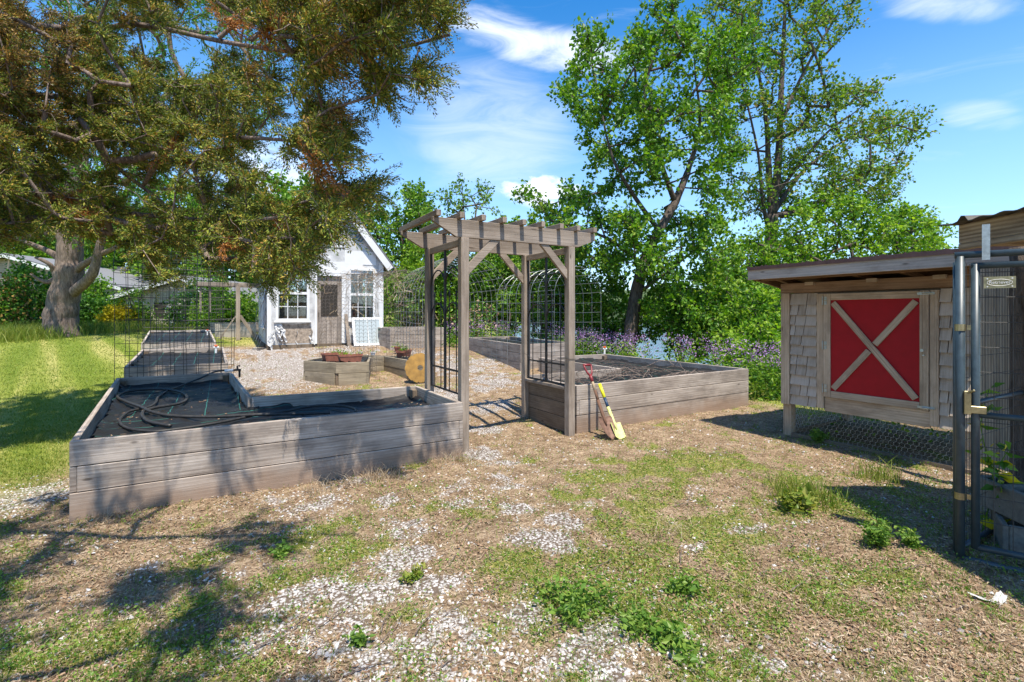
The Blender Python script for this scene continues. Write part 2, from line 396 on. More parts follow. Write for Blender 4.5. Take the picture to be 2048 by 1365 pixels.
def shingle_mat():
    m, nt, b, _ = new_mat('cedar wall shingles'); g = nd(nt, 'ShaderNodeNewGeometry')
    uv = nd(nt, 'ShaderNodeTexCoord').outputs['UV']
    f = noise(nt, vscale(nt, uv, (3, 110, 1)), 1.0, 4, 0.6)
    big = noise(nt, vscale(nt, uv, (6, 9, 1)), 1.0, 3, 0.6)
    t = mth(nt, 'ADD', mth(nt, 'MULTIPLY', f, 0.4), mth(nt, 'ADD', mth(nt, 'MULTIPLY', g.outputs['Random Per Island'], 0.16), mth(nt, 'MULTIPLY', big, 0.3)))
    c = ramp(nt, t, [(0.22, (0.24, 0.185, 0.135)), (0.43, (0.46, 0.375, 0.295)), (0.64, (0.60, 0.51, 0.42))])
    setc(nt, b, c, 0.9, spec=0.2, bump=f, bs=0.5, bd=0.003); return m
M['shingle'] = shingle_mat()
def fabric_mat():
    m, nt, b, _ = new_mat('woven black landscape fabric')
    uv = nd(nt, 'ShaderNodeTexCoord').outputs['UV']; s = nd(nt, 'ShaderNodeSeparateXYZ', i_0=uv)
    fr = mth(nt, 'FRACT', mth(nt, 'DIVIDE', s.outputs[0], 0.33))
    line = mp(nt, mth(nt, 'ABSOLUTE', mth(nt, 'SUBTRACT', fr, 0.5)), 0.016, 0.008)
    dust = mp(nt, noise(nt, uv, 3.5, 5, 0.65), 0.45, 0.8)
    wv = noise(nt, vscale(nt, uv, (220, 30, 1)), 1.0, 2)
    c = mixc(nt, mth(nt, 'MULTIPLY', dust, 0.3), (0.012, 0.012, 0.013), (0.055, 0.05, 0.046))
    c = mixc(nt, mth(nt, 'MULTIPLY', line, 0.6), c, (0.04, 0.22, 0.18))
    wr = noise(nt, vscale(nt, uv, (5, 1.6, 1)), 1.5, 4, 0.6, 0.6)
    setc(nt, b, c, 0.5, spec=0.35, bump=mth(nt, 'ADD', mth(nt, 'MULTIPLY', wv, 0.1), wr), bs=0.6, bd=0.03); return m
M['fabric'] = fabric_mat()
def bark_mat(name, c0, c1, sc=1.0):
    m, nt, b, _ = new_mat(name); pos = nd(nt, 'ShaderNodeNewGeometry').outputs['Position']
    v = vscale(nt, pos, (9 * sc, 9 * sc, 2.2 * sc)); n = noise(nt, v, 2.0, 6, 0.7, 0.8)
    g = noise(nt, pos, 1.5 * sc, 3)
    setc(nt, b, mixc(nt, g, ramp(nt, n, [(0.3, c0), (0.65, c1)]), ramp(nt, n, [(0.35, tuple(x * .7 for x in c0)), (0.7, tuple(x * 1.25 for x in c1))])), 0.95, spec=0.15, bump=n, bs=0.9, bd=0.03); return m
M['bark'] = bark_mat('grey brown bark', (0.045, 0.036, 0.030), (0.16, 0.13, 0.11))
M['bark_pale'] = bark_mat('pale flaky bark', (0.085, 0.062, 0.05), (0.27, 0.21, 0.175), 0.8)
M['bark_cedar'] = bark_mat('stringy cedar bark', (0.10, 0.07, 0.055), (0.30, 0.24, 0.205), 1.5)
def glass_mat():
    m, nt, b, out = new_mat('window glass')
    tr = nd(nt, 'ShaderNodeBsdfTransparent', i_Color=(0.78, 0.82, 0.82, 1)); gl = nd(nt, 'ShaderNodeBsdfGlossy', i_Roughness=0.02)
    mx = nd(nt, 'ShaderNodeMixShader', i_0=0.13); lk(nt, tr.outputs[0], mx.inputs[1]); lk(nt, gl.outputs[0], mx.inputs[2])
    lk(nt, mx.outputs[0], out.inputs[0]); return m
M['glass'] = glass_mat()
M['leaf_maple'] = leafmat('maple leaves', [(0.15, (0.025, 0.081, 0.008)), (0.45, (0.084, 0.216, 0.012)), (0.75, (0.19, 0.356, 0.022)), (0.97, (0.403, 0.432, 0.06))], 0.36)
M['leaf_maple2'] = leafmat('young red tinged maple leaves', [(0.15, (0.04, 0.10, 0.014)), (0.5, (0.13, 0.23, 0.02)), (0.78, (0.25, 0.30, 0.035)), (0.93, (0.42, 0.20, 0.07))], 0.4)
M['leaf_bush'] = leafmat('shrub leaves', [(0.15, (0.03, 0.09, 0.01)), (0.5, (0.10, 0.235, 0.018)), (0.85, (0.28, 0.40, 0.04))], 0.36)
M['leaf_dark'] = leafmat('dark shrub leaves', [(0.15, (0.025, 0.083, 0.013)), (0.5, (0.062, 0.184, 0.019)), (0.85, (0.166, 0.331, 0.032))], 0.35)
M['leaf_bright'] = leafmat('bright spring leaves', [(0.15, (0.075, 0.188, 0.013)), (0.5, (0.175, 0.338, 0.025)), (0.85, (0.35, 0.475, 0.05))], 0.45)
M['leaf_cedar'] = leafmat('cedar scale foliage', [(0.15, (0.051, 0.087, 0.018)), (0.45, (0.129, 0.192, 0.028)), (0.7, (0.305, 0.334, 0.051)), (0.92, (0.608, 0.349, 0.075))], 0.14, rough=0.6, spec=0.2, tcol=(1.2, 1.2, 0.6))
M['leaf_dead'] = leafmat('dead cedar foliage', [(0.15, (0.22, 0.085, 0.02)), (0.5, (0.40, 0.16, 0.035)), (0.85, (0.55, 0.27, 0.07))], 0.2, tcol=(1.1, 1, .8))
M['leaf_brown'] = leafmat('browning cedar tips', [(0.15, (0.086, 0.071, 0.017)), (0.5, (0.224, 0.151, 0.033)), (0.85, (0.515, 0.3, 0.075))], 0.2, tcol=(1.1, 1, .8))
M['purple'] = leafmat('purple petals', [(0.15, (0.30, 0.12, 0.38)), (0.5, (0.48, 0.24, 0.56)), (0.9, (0.70, 0.55, 0.74))], 0.4, tcol=(1, 1, 1))
M['yellow_leaf'] = leafmat('yellow foliage', [(0.15, (0.45, 0.36, 0.01)), (0.8, (0.75, 0.62, 0.02))], 0.3, tcol=(1, 1, .6))
M['white_flower'] = leafmat('white blossom', [(0.15, (0.6, 0.55, 0.5)), (0.8, (0.8, 0.78, 0.76))], 0.3, tcol=(1, 1, 1))
M['grass'] = leafmat('lawn blades', [(0.1, (0.075, 0.138, 0.015)), (0.5, (0.163, 0.237, 0.025)), (0.9, (0.375, 0.362, 0.088))], 0.35, tcol=(1.2, 1.2, .5))
M['weed'] = leafmat('clover leaves', [(0.1, (0.055, 0.132, 0.017)), (0.5, (0.121, 0.231, 0.028)), (0.9, (0.275, 0.363, 0.066))], 0.35)
M['straw'] = leafmat('dry straw', [(0.1, (0.13, 0.09, 0.055)), (0.5, (0.34, 0.25, 0.155)), (0.9, (0.60, 0.49, 0.35))], 0.15, tcol=(1, 1, 1))
M['dry_leaf'] = leafmat('dry leaf bits', [(0.1, (0.09, 0.05, 0.03)), (0.5, (0.25, 0.145, 0.08)), (0.9, (0.5, 0.35, 0.22))], 0.15, tcol=(1, 1, 1))
M['stone'] = leafmat('crushed limestone', [(0.12, (0.17, 0.14, 0.12)), (0.35, (0.36, 0.33, 0.31)), (0.7, (0.52, 0.495, 0.475)), (0.95, (0.68, 0.66, 0.64))], 0.0, rough=0.85, spec=0.2)
# ------------------------------------------------------------------ footprints (world x, y)
BED1 = [(-0.96, 4.70), (2.17, 4.70), (2.17, 6.10), (0.28, 6.22), (0.12, 9.02), (-1.33, 9.05)]
BED2 = [(-1.43, 10.40), (0.08, 10.35), (0.02, 13.55), (-1.55, 13.6)]
BED3 = [(-1.66, 14.40), (-0.14, 14.35), (-0.35, 18.4), (-1.92, 18.4)]
BEDR = [(3.84, 4.91), (7.48, 5.0), (7.48, 8.54), (5.67, 8.54), (5.67, 6.15), (3.84, 6.15)]
BEDB = [(5.35, 8.72), (6.75, 8.78), (7.1, 12.2), (5.75, 12.2)]
GH = (1.04, 14.70, 4.14, 18.6)
FOOT = [BED1, BED2, BED3, BEDR, BEDB, [(GH[0], GH[1]), (GH[2], GH[1]), (GH[2], GH[3]), (GH[0], GH[3])]]

# patches: photograph pixel of the centre on the ground, radius in metres
GRAV = [(560,1205,.20),(640,1180,.24),(760,1125,.20),(830,1105,.22),(860,1170,.18),(590,1290,.13),(620,1345,.16),(690,1290,.2),(765,1335,.24),(705,1245,.16),(900,1240,.2),(950,1195,.16),
        (975,1300,.24),(1010,1330,.2),(1055,1230,.2),(1105,1330,.2),(1180,1285,.2),(1210,1345,.16),(620,1010,.28),(560,1000,.2),(590,1060,.12),(830,1052,.2),(800,1060,.15),(930,1000,.28),(1000,970,.28),
        (1060,1080,.16),(1115,1090,.2),(1120,1045,.2),(945,975,.25),(960,860,.35),(975,905,.4),(1010,925,.3),(1000,815,.6),(520,735,1.1),(560,715,1.2),(620,720,1.2),(580,755,.7),(690,705,1),(600,748,1.0),(640,700,1.3),(500,722,1.2),(480,748,.8),(570,772,.6),(540,700,1.3),(505,760,.6),(900,790,.6),(930,745,.9),(960,725,1.0),(990,770,.7),(610,1240,.2),(740,1190,.25),(520,1290,.2),(840,1280,.2),
        (50,985,.45),(15,1010,.35),(110,990,.3),(1500,1060,.12),(1400,980,.14),(1480,980,.12),(1550,1000,.1),(980,755,.8),(1000,730,.8),(640,1240,.2),(1330,1290,.08),(880,1330,.14),(480,1150,.1),
        (1240,1250,.08),(1400,1090,.08),(1370,1310,.1),(1640,1290,.07),(1540,1330,.07),(900,700,1.0),(560,695,1.2),(720,960,.15),(770,1000,.15),(1040,1020,.2),(1180,1010,.12)]
GREEN = [(1150,1200,.3),(1170,1255,.2),(1255,1235,.16),(1300,1290,.18),(1350,1330,.2),(1560,1020,.3),(1500,1075,.25),(1440,1100,.25),(1620,1130,.25),(1700,1150,.2),(1600,1160,.2),(690,1095,.16),(760,1080,.2),
         (1330,1180,.3),(1240,1130,.35),(1400,1060,.3),(420,1120,.15),(520,1170,.15),(640,1060,.15),(20,1180,.2),(60,1290,.3),(200,1290,.3),(320,1230,.2),(400,1210,.2),(1060,920,.25),(1180,960,.35),(1300,940,.4),
         (1420,930,.5),(1350,980,.4),(1540,960,.4),(970,1020,.2),(860,1020,.2),(1130,990,.3),(1280,1050,.3),(1640,880,.4),(1560,800,1.3),(1680,1010,.35),(1850,1010,.25),(1960,1290,.1),(1660,1220,.15),(1790,1180,.12),
         (1450,1330,.25),(1400,1250,.2),(830,1230,.1),(300,1340,.3),(1220,920,.2),(720,1180,.1),(1030,1140,.15),(1000,720,.3)]
def splat(x, y, lst):
    out = np.zeros(np.shape(x))
    for px, py, r in lst:
        p = G(px, py); a = 1 + 0.25 * math.sin(px); out = np.maximum(out, np.exp(-(((x - p.x) * a) ** 2 + ((y - p.y) / a) ** 2) / (r * r)))
    return out
def masks(x, y):
    X = CY * x - SY * y; Z = SY * x + CY * y
    wob = 0.5 * (fbm(x, y, 0.9, 3, 5) - .5)
    lawn = sstep(-0.15, 0.15, (-1.25 - 0.03 * (y - 4.7) - x) * 0.5 + wob * 0.4) * sstep(4.2, 6.2, Z - X * 0.25 + wob * 2)
    back = sstep(13.5, 15.0, Z + wob) * sstep(-4.5, -6.5, X + wob * 2) * (x < 0.9)
    side = sstep(7.6, 8.1, x + wob) * sstep(6.5, 7.5, Z)
    lawn = np.maximum(np.maximum(lawn, side), np.maximum(back, sstep(17, 19, Z)))
    n1 = fbm(x, y, 2.6, 5, 21); n2 = fbm(x, y, 9.0, 4, 40)
    g = splat(x, y, GRAV); g = np.maximum(g, 1.15 * np.exp(-(((x - 1.3) / 1.5) ** 2 + ((y - 11.6) / 2.4) ** 2) ** 2)); g = np.maximum(g, .95 * np.exp(-(((x - 4.4) / .9) ** 2 + ((y - 10.5) / 2.6) ** 2) ** 2))
    grav = sstep(0.30, 1.08, g * 0.70 + 0.8 * (n1 - .5) + 1.0 * (n2 - .5) + 0.13) * (1 - lawn)
    e = splat(x, y, GREEN)
    n3 = fbm(x, y, 1.7, 5, 77); n4 = fbm(x, y, 7.0, 4, 88)
    gr = sstep(0.22, 1.05, e * 0.50 + 1.0 * (n3 - .5) + 1.3 * (n4 - .5) + 0.33) * (1 - 0.8 * grav)
    gr = gr * (1 - lawn)
    return lawn, grav, gr

# ------------------------------------------------------------------ ground sheet
def axis(a, b, fine, far, n):
    c = list(np.arange(a, b, fine)); d = fine
    lo, hi = [a], [c[-1]]
    while hi[-1] < far: d *= 1.07; hi.append(hi[-1] + d)
    d = fine
    while lo[-1] > -far: d *= 1.07; lo.append(lo[-1] - d)
    return np.array(lo[:0:-1] + c + hi[1:])
gx = axis(-3.2, 7.0, 0.05, 900, 0); gy = axis(-0.4, 9.5, 0.05, 900, 0)
XX, YY = np.meshgrid(gx, gy); ZZ = terrain(XX, YY)
near = np.exp(-np.maximum(np.hypot(XX - 2, YY - 5) - 8, 0) / 6)
ZZ = ZZ + ((fbm(XX, YY, 1.1, 4, 3) - .5) * 0.07 + (fbm(XX, YY, 7, 3, 9) - .5) * 0.03) * near
LA, GV, GN = masks(XX, YY)
ZZ = ZZ + GV * 0.008 * near
nx, ny = len(gx), len(gy)
idx = np.arange(nx * ny).reshape(ny, nx)
fc = np.stack([idx[:-1, :-1], idx[:-1, 1:], idx[1:, 1:], idx[1:, :-1]], -1).reshape(-1, 4)
m, nt, b, _ = new_mat('garden ground')
pos = nd(nt, 'ShaderNodeNewGeometry').outputs['Position']
def attr(nm): return nd(nt, 'ShaderNodeAttribute', attribute_name=nm).outputs['Fac']
nA = noise(nt, pos, 45, 6, 0.7); nB = noise(nt, pos, 6, 5, 0.65); nC = noise(nt, pos, 160, 3, 0.6); nD = noise(nt, pos, 1.2, 4, 0.6)
dirt = ramp(nt, mth(nt, 'ADD', mth(nt, 'MULTIPLY', nA, 0.6), mth(nt, 'MULTIPLY', nB, 0.4)), [(0.36, (0.085, 0.054, 0.032)), (0.5, (0.255, 0.175, 0.108)), (0.63, (0.52, 0.40, 0.27))])
vo = nd(nt, 'ShaderNodeTexVoronoi', i_Scale=52.0); lk(nt, pos, vo.inputs['Vector'])
grv = ramp(nt, mth(nt, 'ADD', mth(nt, 'MULTIPLY', vo.outputs['Color'], 0.6), mth(nt, 'MULTIPLY', nC, 0.35)), [(0.2, (0.28, 0.245, 0.215)), (0.45, (0.50, 0.47, 0.44)), (0.75, (0.68, 0.655, 0.63))])
grv = mixc(nt, mp(nt, vo.outputs['Distance'], 0.35, 0.6), grv, (0.16, 0.12, 0.09))
grn = ramp(nt, nA, [(0.35, (0.07, 0.09, 0.02)), (0.5, (0.19, 0.20, 0.04)), (0.66, (0.40, 0.34, 0.13))])
sep = nd(nt, 'ShaderNodeSeparateXYZ', i_0=pos)
st = mth(nt, 'ADD', mth(nt, 'MULTIPLY', sep.outputs[0], 0.97), mth(nt, 'MULTIPLY', sep.outputs[1], 0.22))
cmb = nd(nt, 'ShaderNodeCombineXYZ', i_0=mth(nt, 'MULTIPLY', st, 1.5), i_1=mth(nt, 'MULTIPLY', sep.outputs[1], 0.07))
strp = noise(nt, cmb.outputs[0], 1.3, 2, 0.4, 0.3)
strp = mp(nt, strp, 0.36, 0.66, 0.2, 0.72)
lwn = ramp(nt, mth(nt, 'ADD', mth(nt, 'MULTIPLY', nA, 0.3), mth(nt, 'ADD', mth(nt, 'MULTIPLY', strp, 0.30), mth(nt, 'MULTIPLY', nB, 0.12))),
           [(0.24, (0.12, 0.18, 0.016)), (0.34, (0.23, 0.265, 0.045)), (0.43, (0.40, 0.37, 0.12)), (0.52, (0.55, 0.45, 0.20))])
def thr(a, amp=0.5): return mp(nt, mth(nt, 'ADD', a, mth(nt, 'MULTIPLY', mth(nt, 'SUBTRACT', nB, 0.5), amp)), 0.3, 0.7)
c = mixc(nt, thr(attr('green'), 0.8), dirt, grn)
c = mixc(nt, thr(attr('gravel'), 0.6), c, grv)
c = mixc(nt, attr('lawn'), c, lwn)
setc(nt, b, c, 0.95, spec=0.15, bump=mth(nt, 'ADD', nA, mth(nt, 'MULTIPLY', nC, 0.5)), bs=0.9, bd=0.02)
M['ground'] = m
props(bulk('ground', np.stack([XX, YY, ZZ], -1).reshape(-1, 3), fc, m, smooth=True, attr={'lawn': LA, 'gravel': GV, 'green': GN}), kind='structure')

# lake and far shore
m, nt, b, _ = new_mat('lake water')
pos = nd(nt, 'ShaderNodeNewGeometry').outputs['Position']
setc(nt, b, (0.07, 0.10, 0.11), 0.2, spec=0.8, bump=noise(nt, vscale(nt, pos, (1, 1, 1)), 1.2, 4), bs=0.35, bd=0.12)
mb = MB(); mb.quad(W(-60, 22, -2.7), W(900, 22, -2.7), W(900, 890, -2.7), W(-60, 890, -2.7))
props(mb.build('water', m), kind='structure')
ha = []; hf = []
nseg = 260
for i in range(nseg):
    a = R(-12) + (R(112)) * i / (nseg - 1); d = 260 + 40 * math.sin(a * 5)
    for j, (dd, hh) in enumerate(((0, -3.3), (4, 3.5), (14, 8), (60, 12), (160, 14))):
        hz_ = hh + (0 if j == 0 else 5.5 * float(fbm(i * 0.9, j * 3.1, 0.45, 4, 60)) + 3 * float(fbm(i, j, 0.1, 2, 61)))
        ha.append((math.sin(a) * (d + dd), math.cos(a) * (d + dd), hz_))
for i in range(nseg - 1):
    for j in range(4): hf.append((i * 5 + j, (i + 1) * 5 + j, (i + 1) * 5 + j + 1, i * 5 + j + 1))
m, nt, b, _ = new_mat('far wooded shore')
pos = nd(nt, 'ShaderNodeNewGeometry').outputs['Position']
n = noise(nt, pos, 0.5, 6, 0.7)
setc(nt, b, ramp(nt, n, [(0.35, (0.06, 0.095, 0.05)), (0.65, (0.17, 0.23, 0.10))]), 1.0, spec=0.0, bump=n, bs=1.0, bd=3.0)
props(bulk('hills', np.array(ha, float), np.array(hf), m), kind='structure')

# ------------------------------------------------------------------ raised beds
def bed(poly, rows, zt, label, mat='bed', group='weathered raised garden beds', fab=0.13, cat='garden bed', bh=0.19, uvdir=None, curls=0, wrk=0.03, tilt=0):
    n = len(poly); cx = sum(p[0] for p in poly) / n; cyy = sum(p[1] for p in poly) / n
    t = thing('raised_bed', (cx, cyy, zt - rows * bh), label, cat, group)
    T = 0.042
    area = sum(poly[i][0] * poly[(i + 1) % n][1] - poly[(i + 1) % n][0] * poly[i][1] for i in range(n)); sgn = 1 if area > 0 else -1
    for i in range(n):
        a = Vector((*poly[i], 0)); c = Vector((*poly[(i + 1) % n], 0)); d = (c - a).normalized(); nin = Vector((-d.y, d.x, 0)) * sgn
        pv = Vector((*poly[i - 1], 0)); nx_ = Vector((*poly[(i + 2) % n], 0))
        cv0 = (a - pv).cross(d).z * sgn > 0; cv1 = d.cross(nx_ - c).z * sgn > 0     # convex corners
        mb = MB(); prev_out = (i % 2 == 0)
        for r in range(rows):
            z1 = zt - r * bh; z0 = z1 - bh + 0.006
            if r == rows - 1: z0 -= 0.10
            j = random.uniform(-.003, .003); alt = (r + i) % 2 == 0
            # butt joints alternate row by row at the corners
            s0 = (0 if alt else T + .001) if cv0 else (-T if alt else 0)
            s1 = (0 if not ((r + i + 1) % 2 == 0) else T + .001) if cv1 else (0)
            p0 = a + d * s0 + nin * (T / 2 + j); p1 = c - d * s1 + nin * (T / 2 + j)
            L = (p1 - p0).length; cuts = [0, 1] if L < 3.9 else [0, 0.5 + random.uniform(-.1, .1), 1]
            for q in range(len(cuts) - 1):
                e0 = p0 + (p1 - p0) * cuts[q] + d * (.002 if q else 0); e1 = p0 + (p1 - p0) * cuts[q + 1]
                mb.board(e0 + Vector((0, 0, (z0 + z1) / 2)), e1 + Vector((0, 0, (z0 + z1) / 2)), (0, 0, z1 - z0), nin * T)
        mb.build('side_boards', M[mat], t, bevel=0.004)
        if cv0:
            q = a + (Vector((*poly[i - 1], 0)) - a).normalized() * 0.085 + d * 0.085
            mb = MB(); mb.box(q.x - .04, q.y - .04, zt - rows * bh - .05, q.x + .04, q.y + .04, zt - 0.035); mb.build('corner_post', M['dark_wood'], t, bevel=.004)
    # landscape fabric, a wrinkled sheet inside the boards
    xs = [p[0] for p in poly]; ys = [p[1] for p in poly]; st = 0.035
    ax = np.arange(min(xs), max(xs), st); ay = np.arange(min(ys), max(ys), st); X2, Y2 = np.meshgrid(ax, ay)
    def dist(x, y):
        dm = np.full(x.shape, 9.0)
        for i in range(n):
            a = np.array(poly[i]); c = np.array(poly[(i + 1) % n]); d = c - a; L = d @ d
            u = np.clip(((x - a[0]) * d[0] + (y - a[1]) * d[1]) / L, 0, 1); dm = np.minimum(dm, np.hypot(x - a[0] - u * d[0], y - a[1] - u * d[1]))
        return dm
    D = dist(X2, Y2); ins = in_poly(X2, Y2, poly)
    Z2 = zt - fab + (fbm(X2, Y2, 2.2, 3, 12) - .5) * 0.07 + np.abs(fbm(X2 + Y2 * .5, Y2, 5.5, 3, 13) - .5) * wrk * 2.2
    edge = np.clip(1 - (D - 0.045) / 0.12, 0, 1) ** 2
    Z2 = Z2 + edge * (0.01 + 0.085 * (fbm(X2, Y2, 2.0, 2, 44 + curls) > 0.46) * fbm(X2, Y2, 3.0, 2, 19))
    keep = ins & (D > T + 0.003); ids = -np.ones(X2.shape, int); ids[keep] = np.arange(keep.sum())
    q = np.stack([ids[:-1, :-1], ids[:-1, 1:], ids[1:, 1:], ids[1:, :-1]], -1).reshape(-1, 4); q = q[(q >= 0).all(1)]
    V = np.stack([X2[keep], Y2[keep], Z2[keep]], -1)
    o = bulk('landscape_fabric', V, q, M['fabric'], t, smooth=True)
    uv = o.data.uv_layers.new(name='UVMap')
    U = V[:, [0, 1]] if uvdir is None else np.where((V[:, 1:2] > uvdir), V[:, [0, 1]], V[:, [1, 0]])
    uv.data.foreach_set('uv', U[q.ravel()].astype('f').ravel())
    if tilt:
        y0 = min(ys); b0 = BASE[t.name]
        for ch in t.children:
            for v in ch.data.vertices: v.co.z += tilt * (v.co.y + b0.y - y0)
    return t, o
bed1, fab1 = bed(BED1, 3, 0.575, 'large L shaped raised bed with black fabric and a coiled hose, left of the arbor', uvdir=6.15, fab=0.15)
bed(BED2, 3, 0.61, 'raised bed with black fabric directly behind the L shaped bed on the lawn side', fab=0.12, tilt=.033)
bed(BED3, 2, 0.80, 'low raised bed farthest back in the lawn side row, pale front board', mat='fascia', fab=0.08, tilt=.05)
bed(BEDR, 3, 0.60, 'raised bed with vine strewn black fabric on which the two spades lean', fab=0.12, curls=3)
bed(BEDB, 3, 0.87, 'raised bed seen through the arbor opening with bunched black fabric at its end', fab=0.10, curls=5)
a = G(782, 690); c_ = G(938, 700)
bed([(3.9, 13.1), (5.5, 13.0), (5.5, 14.4), (3.9, 14.5)], 3, gz(4.5, 13.1) + 0.56, 'distant raised bed to the right of the white shed behind dry vines', group='weathered raised garden beds')
bed([(-0.4, 21.2), (2.4, 21.1), (2.4, 22.4), (-0.4, 22.5)], 2, gz(0, 21) + 0.40, 'distant raised bed under the braced post left of the shed', group='weathered raised garden beds')
# small keyhole bed in front of the shed
zk = 0.62
KEY = [G(672, 772), G(738, 768), G(742, 745), G(768, 741), G(820, 762)]
kq = [(p.x, p.y) for p in KEY]
kb = [kq[0], kq[1], kq[2], kq[3], kq[4], (kq[4][0] + .45, kq[4][1] + .5), (kq[4][0] + .1, kq[4][1] + 1.25), (kq[0][0] + .35, kq[0][1] + 1.95), (kq[0][0] - .45, kq[0][1] + .75)]
bed(kb, 2, zk, 'small mossy keyhole shaped bed holding terracotta planters in front of the shed', mat='mossy', fab=0.06, bh=.2)
FOOT.append(kb)

# ------------------------------------------------------------------ arbor
t = thing('arbor', (3.0, 5.4, 0), 'weathered wooden garden arbor with slatted top and black iron side panels', 'arbor')
xL, xR, yF, yB = 2.27, 3.72, 4.90, 5.93
for (x, y) in ((xL, yF), (xR, yF), (xL, yB), (xR, yB)):
    mb = MB(); mb.board((x, y, -0.12), (x, y, 2.335), (0.095, 0, 0), (0, 0.095, 0)); mb.build('post', M['post'], t, bevel=.005)
for y in (yF - 0.01, yB + 0.01):
    mb = MB(); x0, x1 = 1.90, 4.10; zb, zt = 2.337, 2.53
    mb.prism([(x0 + .27, y - .022, zb), (x1 - .27, y - .022, zb), (x1, y - .022, zb + .10), (x1, y - .022, zt), (x0, y - .022, zt), (x0, y - .022, zb + .15)], (0, .044, 0))
    mb.build('header_beam', M['post'], t, bevel=.004)
for x in np.linspace(1.94, 4.05, 9):
    mb = MB(); j = random.uniform(-.01, .01); mb.board((x, 4.795 + j, 2.563), (x, 6.06 + j, 2.563), (0.052, 0, 0), (0, 0, .062)); mb.build('rafter', M['post'], t, bevel=.003)
for x in (xL, xR):
    mb = MB(); mb.board((x, yF + .052, 2.295), (x, yB - .052, 2.295), (.04, 0, 0), (0, 0, .075)); mb.build('side_rail', M['post'], t, bevel=.003)
for y in (yF, yB):
    for x, s in ((xL, 1), (xR, -1)):
        mb = MB(); mb.prism([(x + s * .05, y - .02, 1.93), (x + s * .05, y - .02, 2.05), (x + s * .33, y - .02, 2.334), (x + s * .45, y - .02, 2.334)][::1], (0, .04, 0)); mb.build('knee_brace', M['post'], t, bevel=.003)
for x in (xL, xR):
    pan = MB(); y0, y1 = yF + .06, yB - .06; ym = (y0 + y1) / 2; zb = .60
    pan.board((x, ym, zb), (x, ym, 2.256), (.026, 0, 0), (0, .026, 0))
    for y in (y0 + .012, y1 - .012): pan.board((x, y, zb), (x, y, 2.256), (.018, 0, 0), (0, .018, 0))
    for a0, b0 in ((y0, ym), (ym, y1)):
        c0 = (a0 + b0) / 2; rr = (b0 - a0) / 2 - .01
        for zc, sc_ in ((1.82, 1.0), (1.42, 1.0)):
            pan.tube([(x, c0 + rr * math.cos(u), zc + rr * sc_ * math.sin(u)) for u in np.linspace(0, math.pi, 13)], .009, 6)
        for q in (0.28, 0.72):
            y = a0 + (b0 - a0) * q; pan.tube([(x, y, zb), (x, y, 1.70)], .0065, 5); pan.tube([(x, y, 1.69), (x, y, 1.73), (x, y, 1.79)], [.006, .015, .001], 5)
    pan.board((x, y0, .86), (x, y1, .86), (.014, 0, 0), (0, 0, .02)); pan.board((x, y0, zb + .01), (x, y1, zb + .01), (.014, 0, 0), (0, 0, .02))
    pan.build('iron_panel', M['iron'], t)
mb = MB(); mb.board((xR, yF + .052, .575), (xR, yB - .052, .575), (.09, 0, 0), (0, 0, .04)); mb.build('bottom_rail', M['post'], t, bevel=.003)
mb = MB()
for r in range(3): mb.board((xR + .03, yF + .052, .47 - r * .185), (xR + .03, yB - .052, .47 - r * .185), (0, 0, .18), (.03, 0, 0))
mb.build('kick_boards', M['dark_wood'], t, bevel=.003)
mb = MB(); q = [Vector((xR - .053, yF - .053, .95)), Vector((xR + .053, yF - .053, .945)), Vector((xR + .053, yF + .053, .95)), Vector((xR - .053, yF + .053, .955)), Vector((xR - .053, yF - .053, .95))]
mb.tube(q, .003, 4)
mb.tube([Vector((xR - .05, yF + .05, .95)) + Vector((-.02 * math.sin(u * 3), (yB - yF - .1) * u, .05 * math.cos(u * 6) - .05)) for u in np.linspace(0, 1, 9)], .003, 4)
mb.build('tie_wire', M['wire'], t)

# ------------------------------------------------------------------ chicken coop
xw = 6.08; ye0, ye1 = 1.72, 3.60; zb, zw = 0.40, 1.76; dpt = 1.55
t = thing('chicken_coop', (xw + .7, 2.6, 0), 'raised shingled chicken coop with a red X braced door and brown metal roof', 'chicken coop')
def ypx(px): return yon(px, xw)
mb = MB()   # box walls behind the cladding
for (a0, a1, a2, b0, b1, b2) in ((xw + .02, ye0 + .02, zb, xw + .05, ye1 - .02, zw), (xw + dpt - .03, ye0 + .02, zb, xw + dpt, ye1 - .02, zw - .1), (xw + .051, ye0 + .02, zb, xw + dpt - .031, ye0 + .05, zw - .05), (xw + .051, ye1 - .05, zb, xw + dpt - .031, ye1 - .02, zw - .05), (xw + .051, ye0 + .051, zb, xw + dpt - .031, ye1 - .051, zb + .03)):
    mb.box(a0, a1, a2, b0, b1, b2)
mb.build('wall', M['dark_wood'], t)
def shingles(ya, yb, z0, z1, name, x=xw, side=False):
    mb = MB(); rows = int(round((z1 - z0) / 0.125)); hh = (z1 - z0) / rows
    for r in range(rows):
        zlo = z0 + r * hh; y = ya
        while y < yb - 0.01:
            w = min(random.uniform(.085, .19), yb - y)
            if yb - y - w < .05: w = yb - y
            j = random.uniform(-.004, .004)
            if side: mb.board((y + w / 2, x - .003, zlo + j - .006), (y + w / 2, x + .010 - .003, zlo + hh + .01), (w - .004, 0, 0), (0, .010, 0))
            else: mb.board((x - .030, y + w / 2, zlo + j * 1.5 - .006), (x + .006, y + w / 2, zlo + hh + .012), (0, w - .008, 0), (.012, 0, 0))
            y += w
    return mb.build(name, M['shingle'], t)
yA, yB_, yC, yD = ypx(1582), ypx(1636), ypx(1650), ypx(1862)
yE = ypx(1880)
shingles(yB_ + .002, yA - .002, zb, zw - .02, 'shingle_cladding'); shingles(ye0 + .05, yE - .002, zb, zw - .02, 'shingle_cladding')
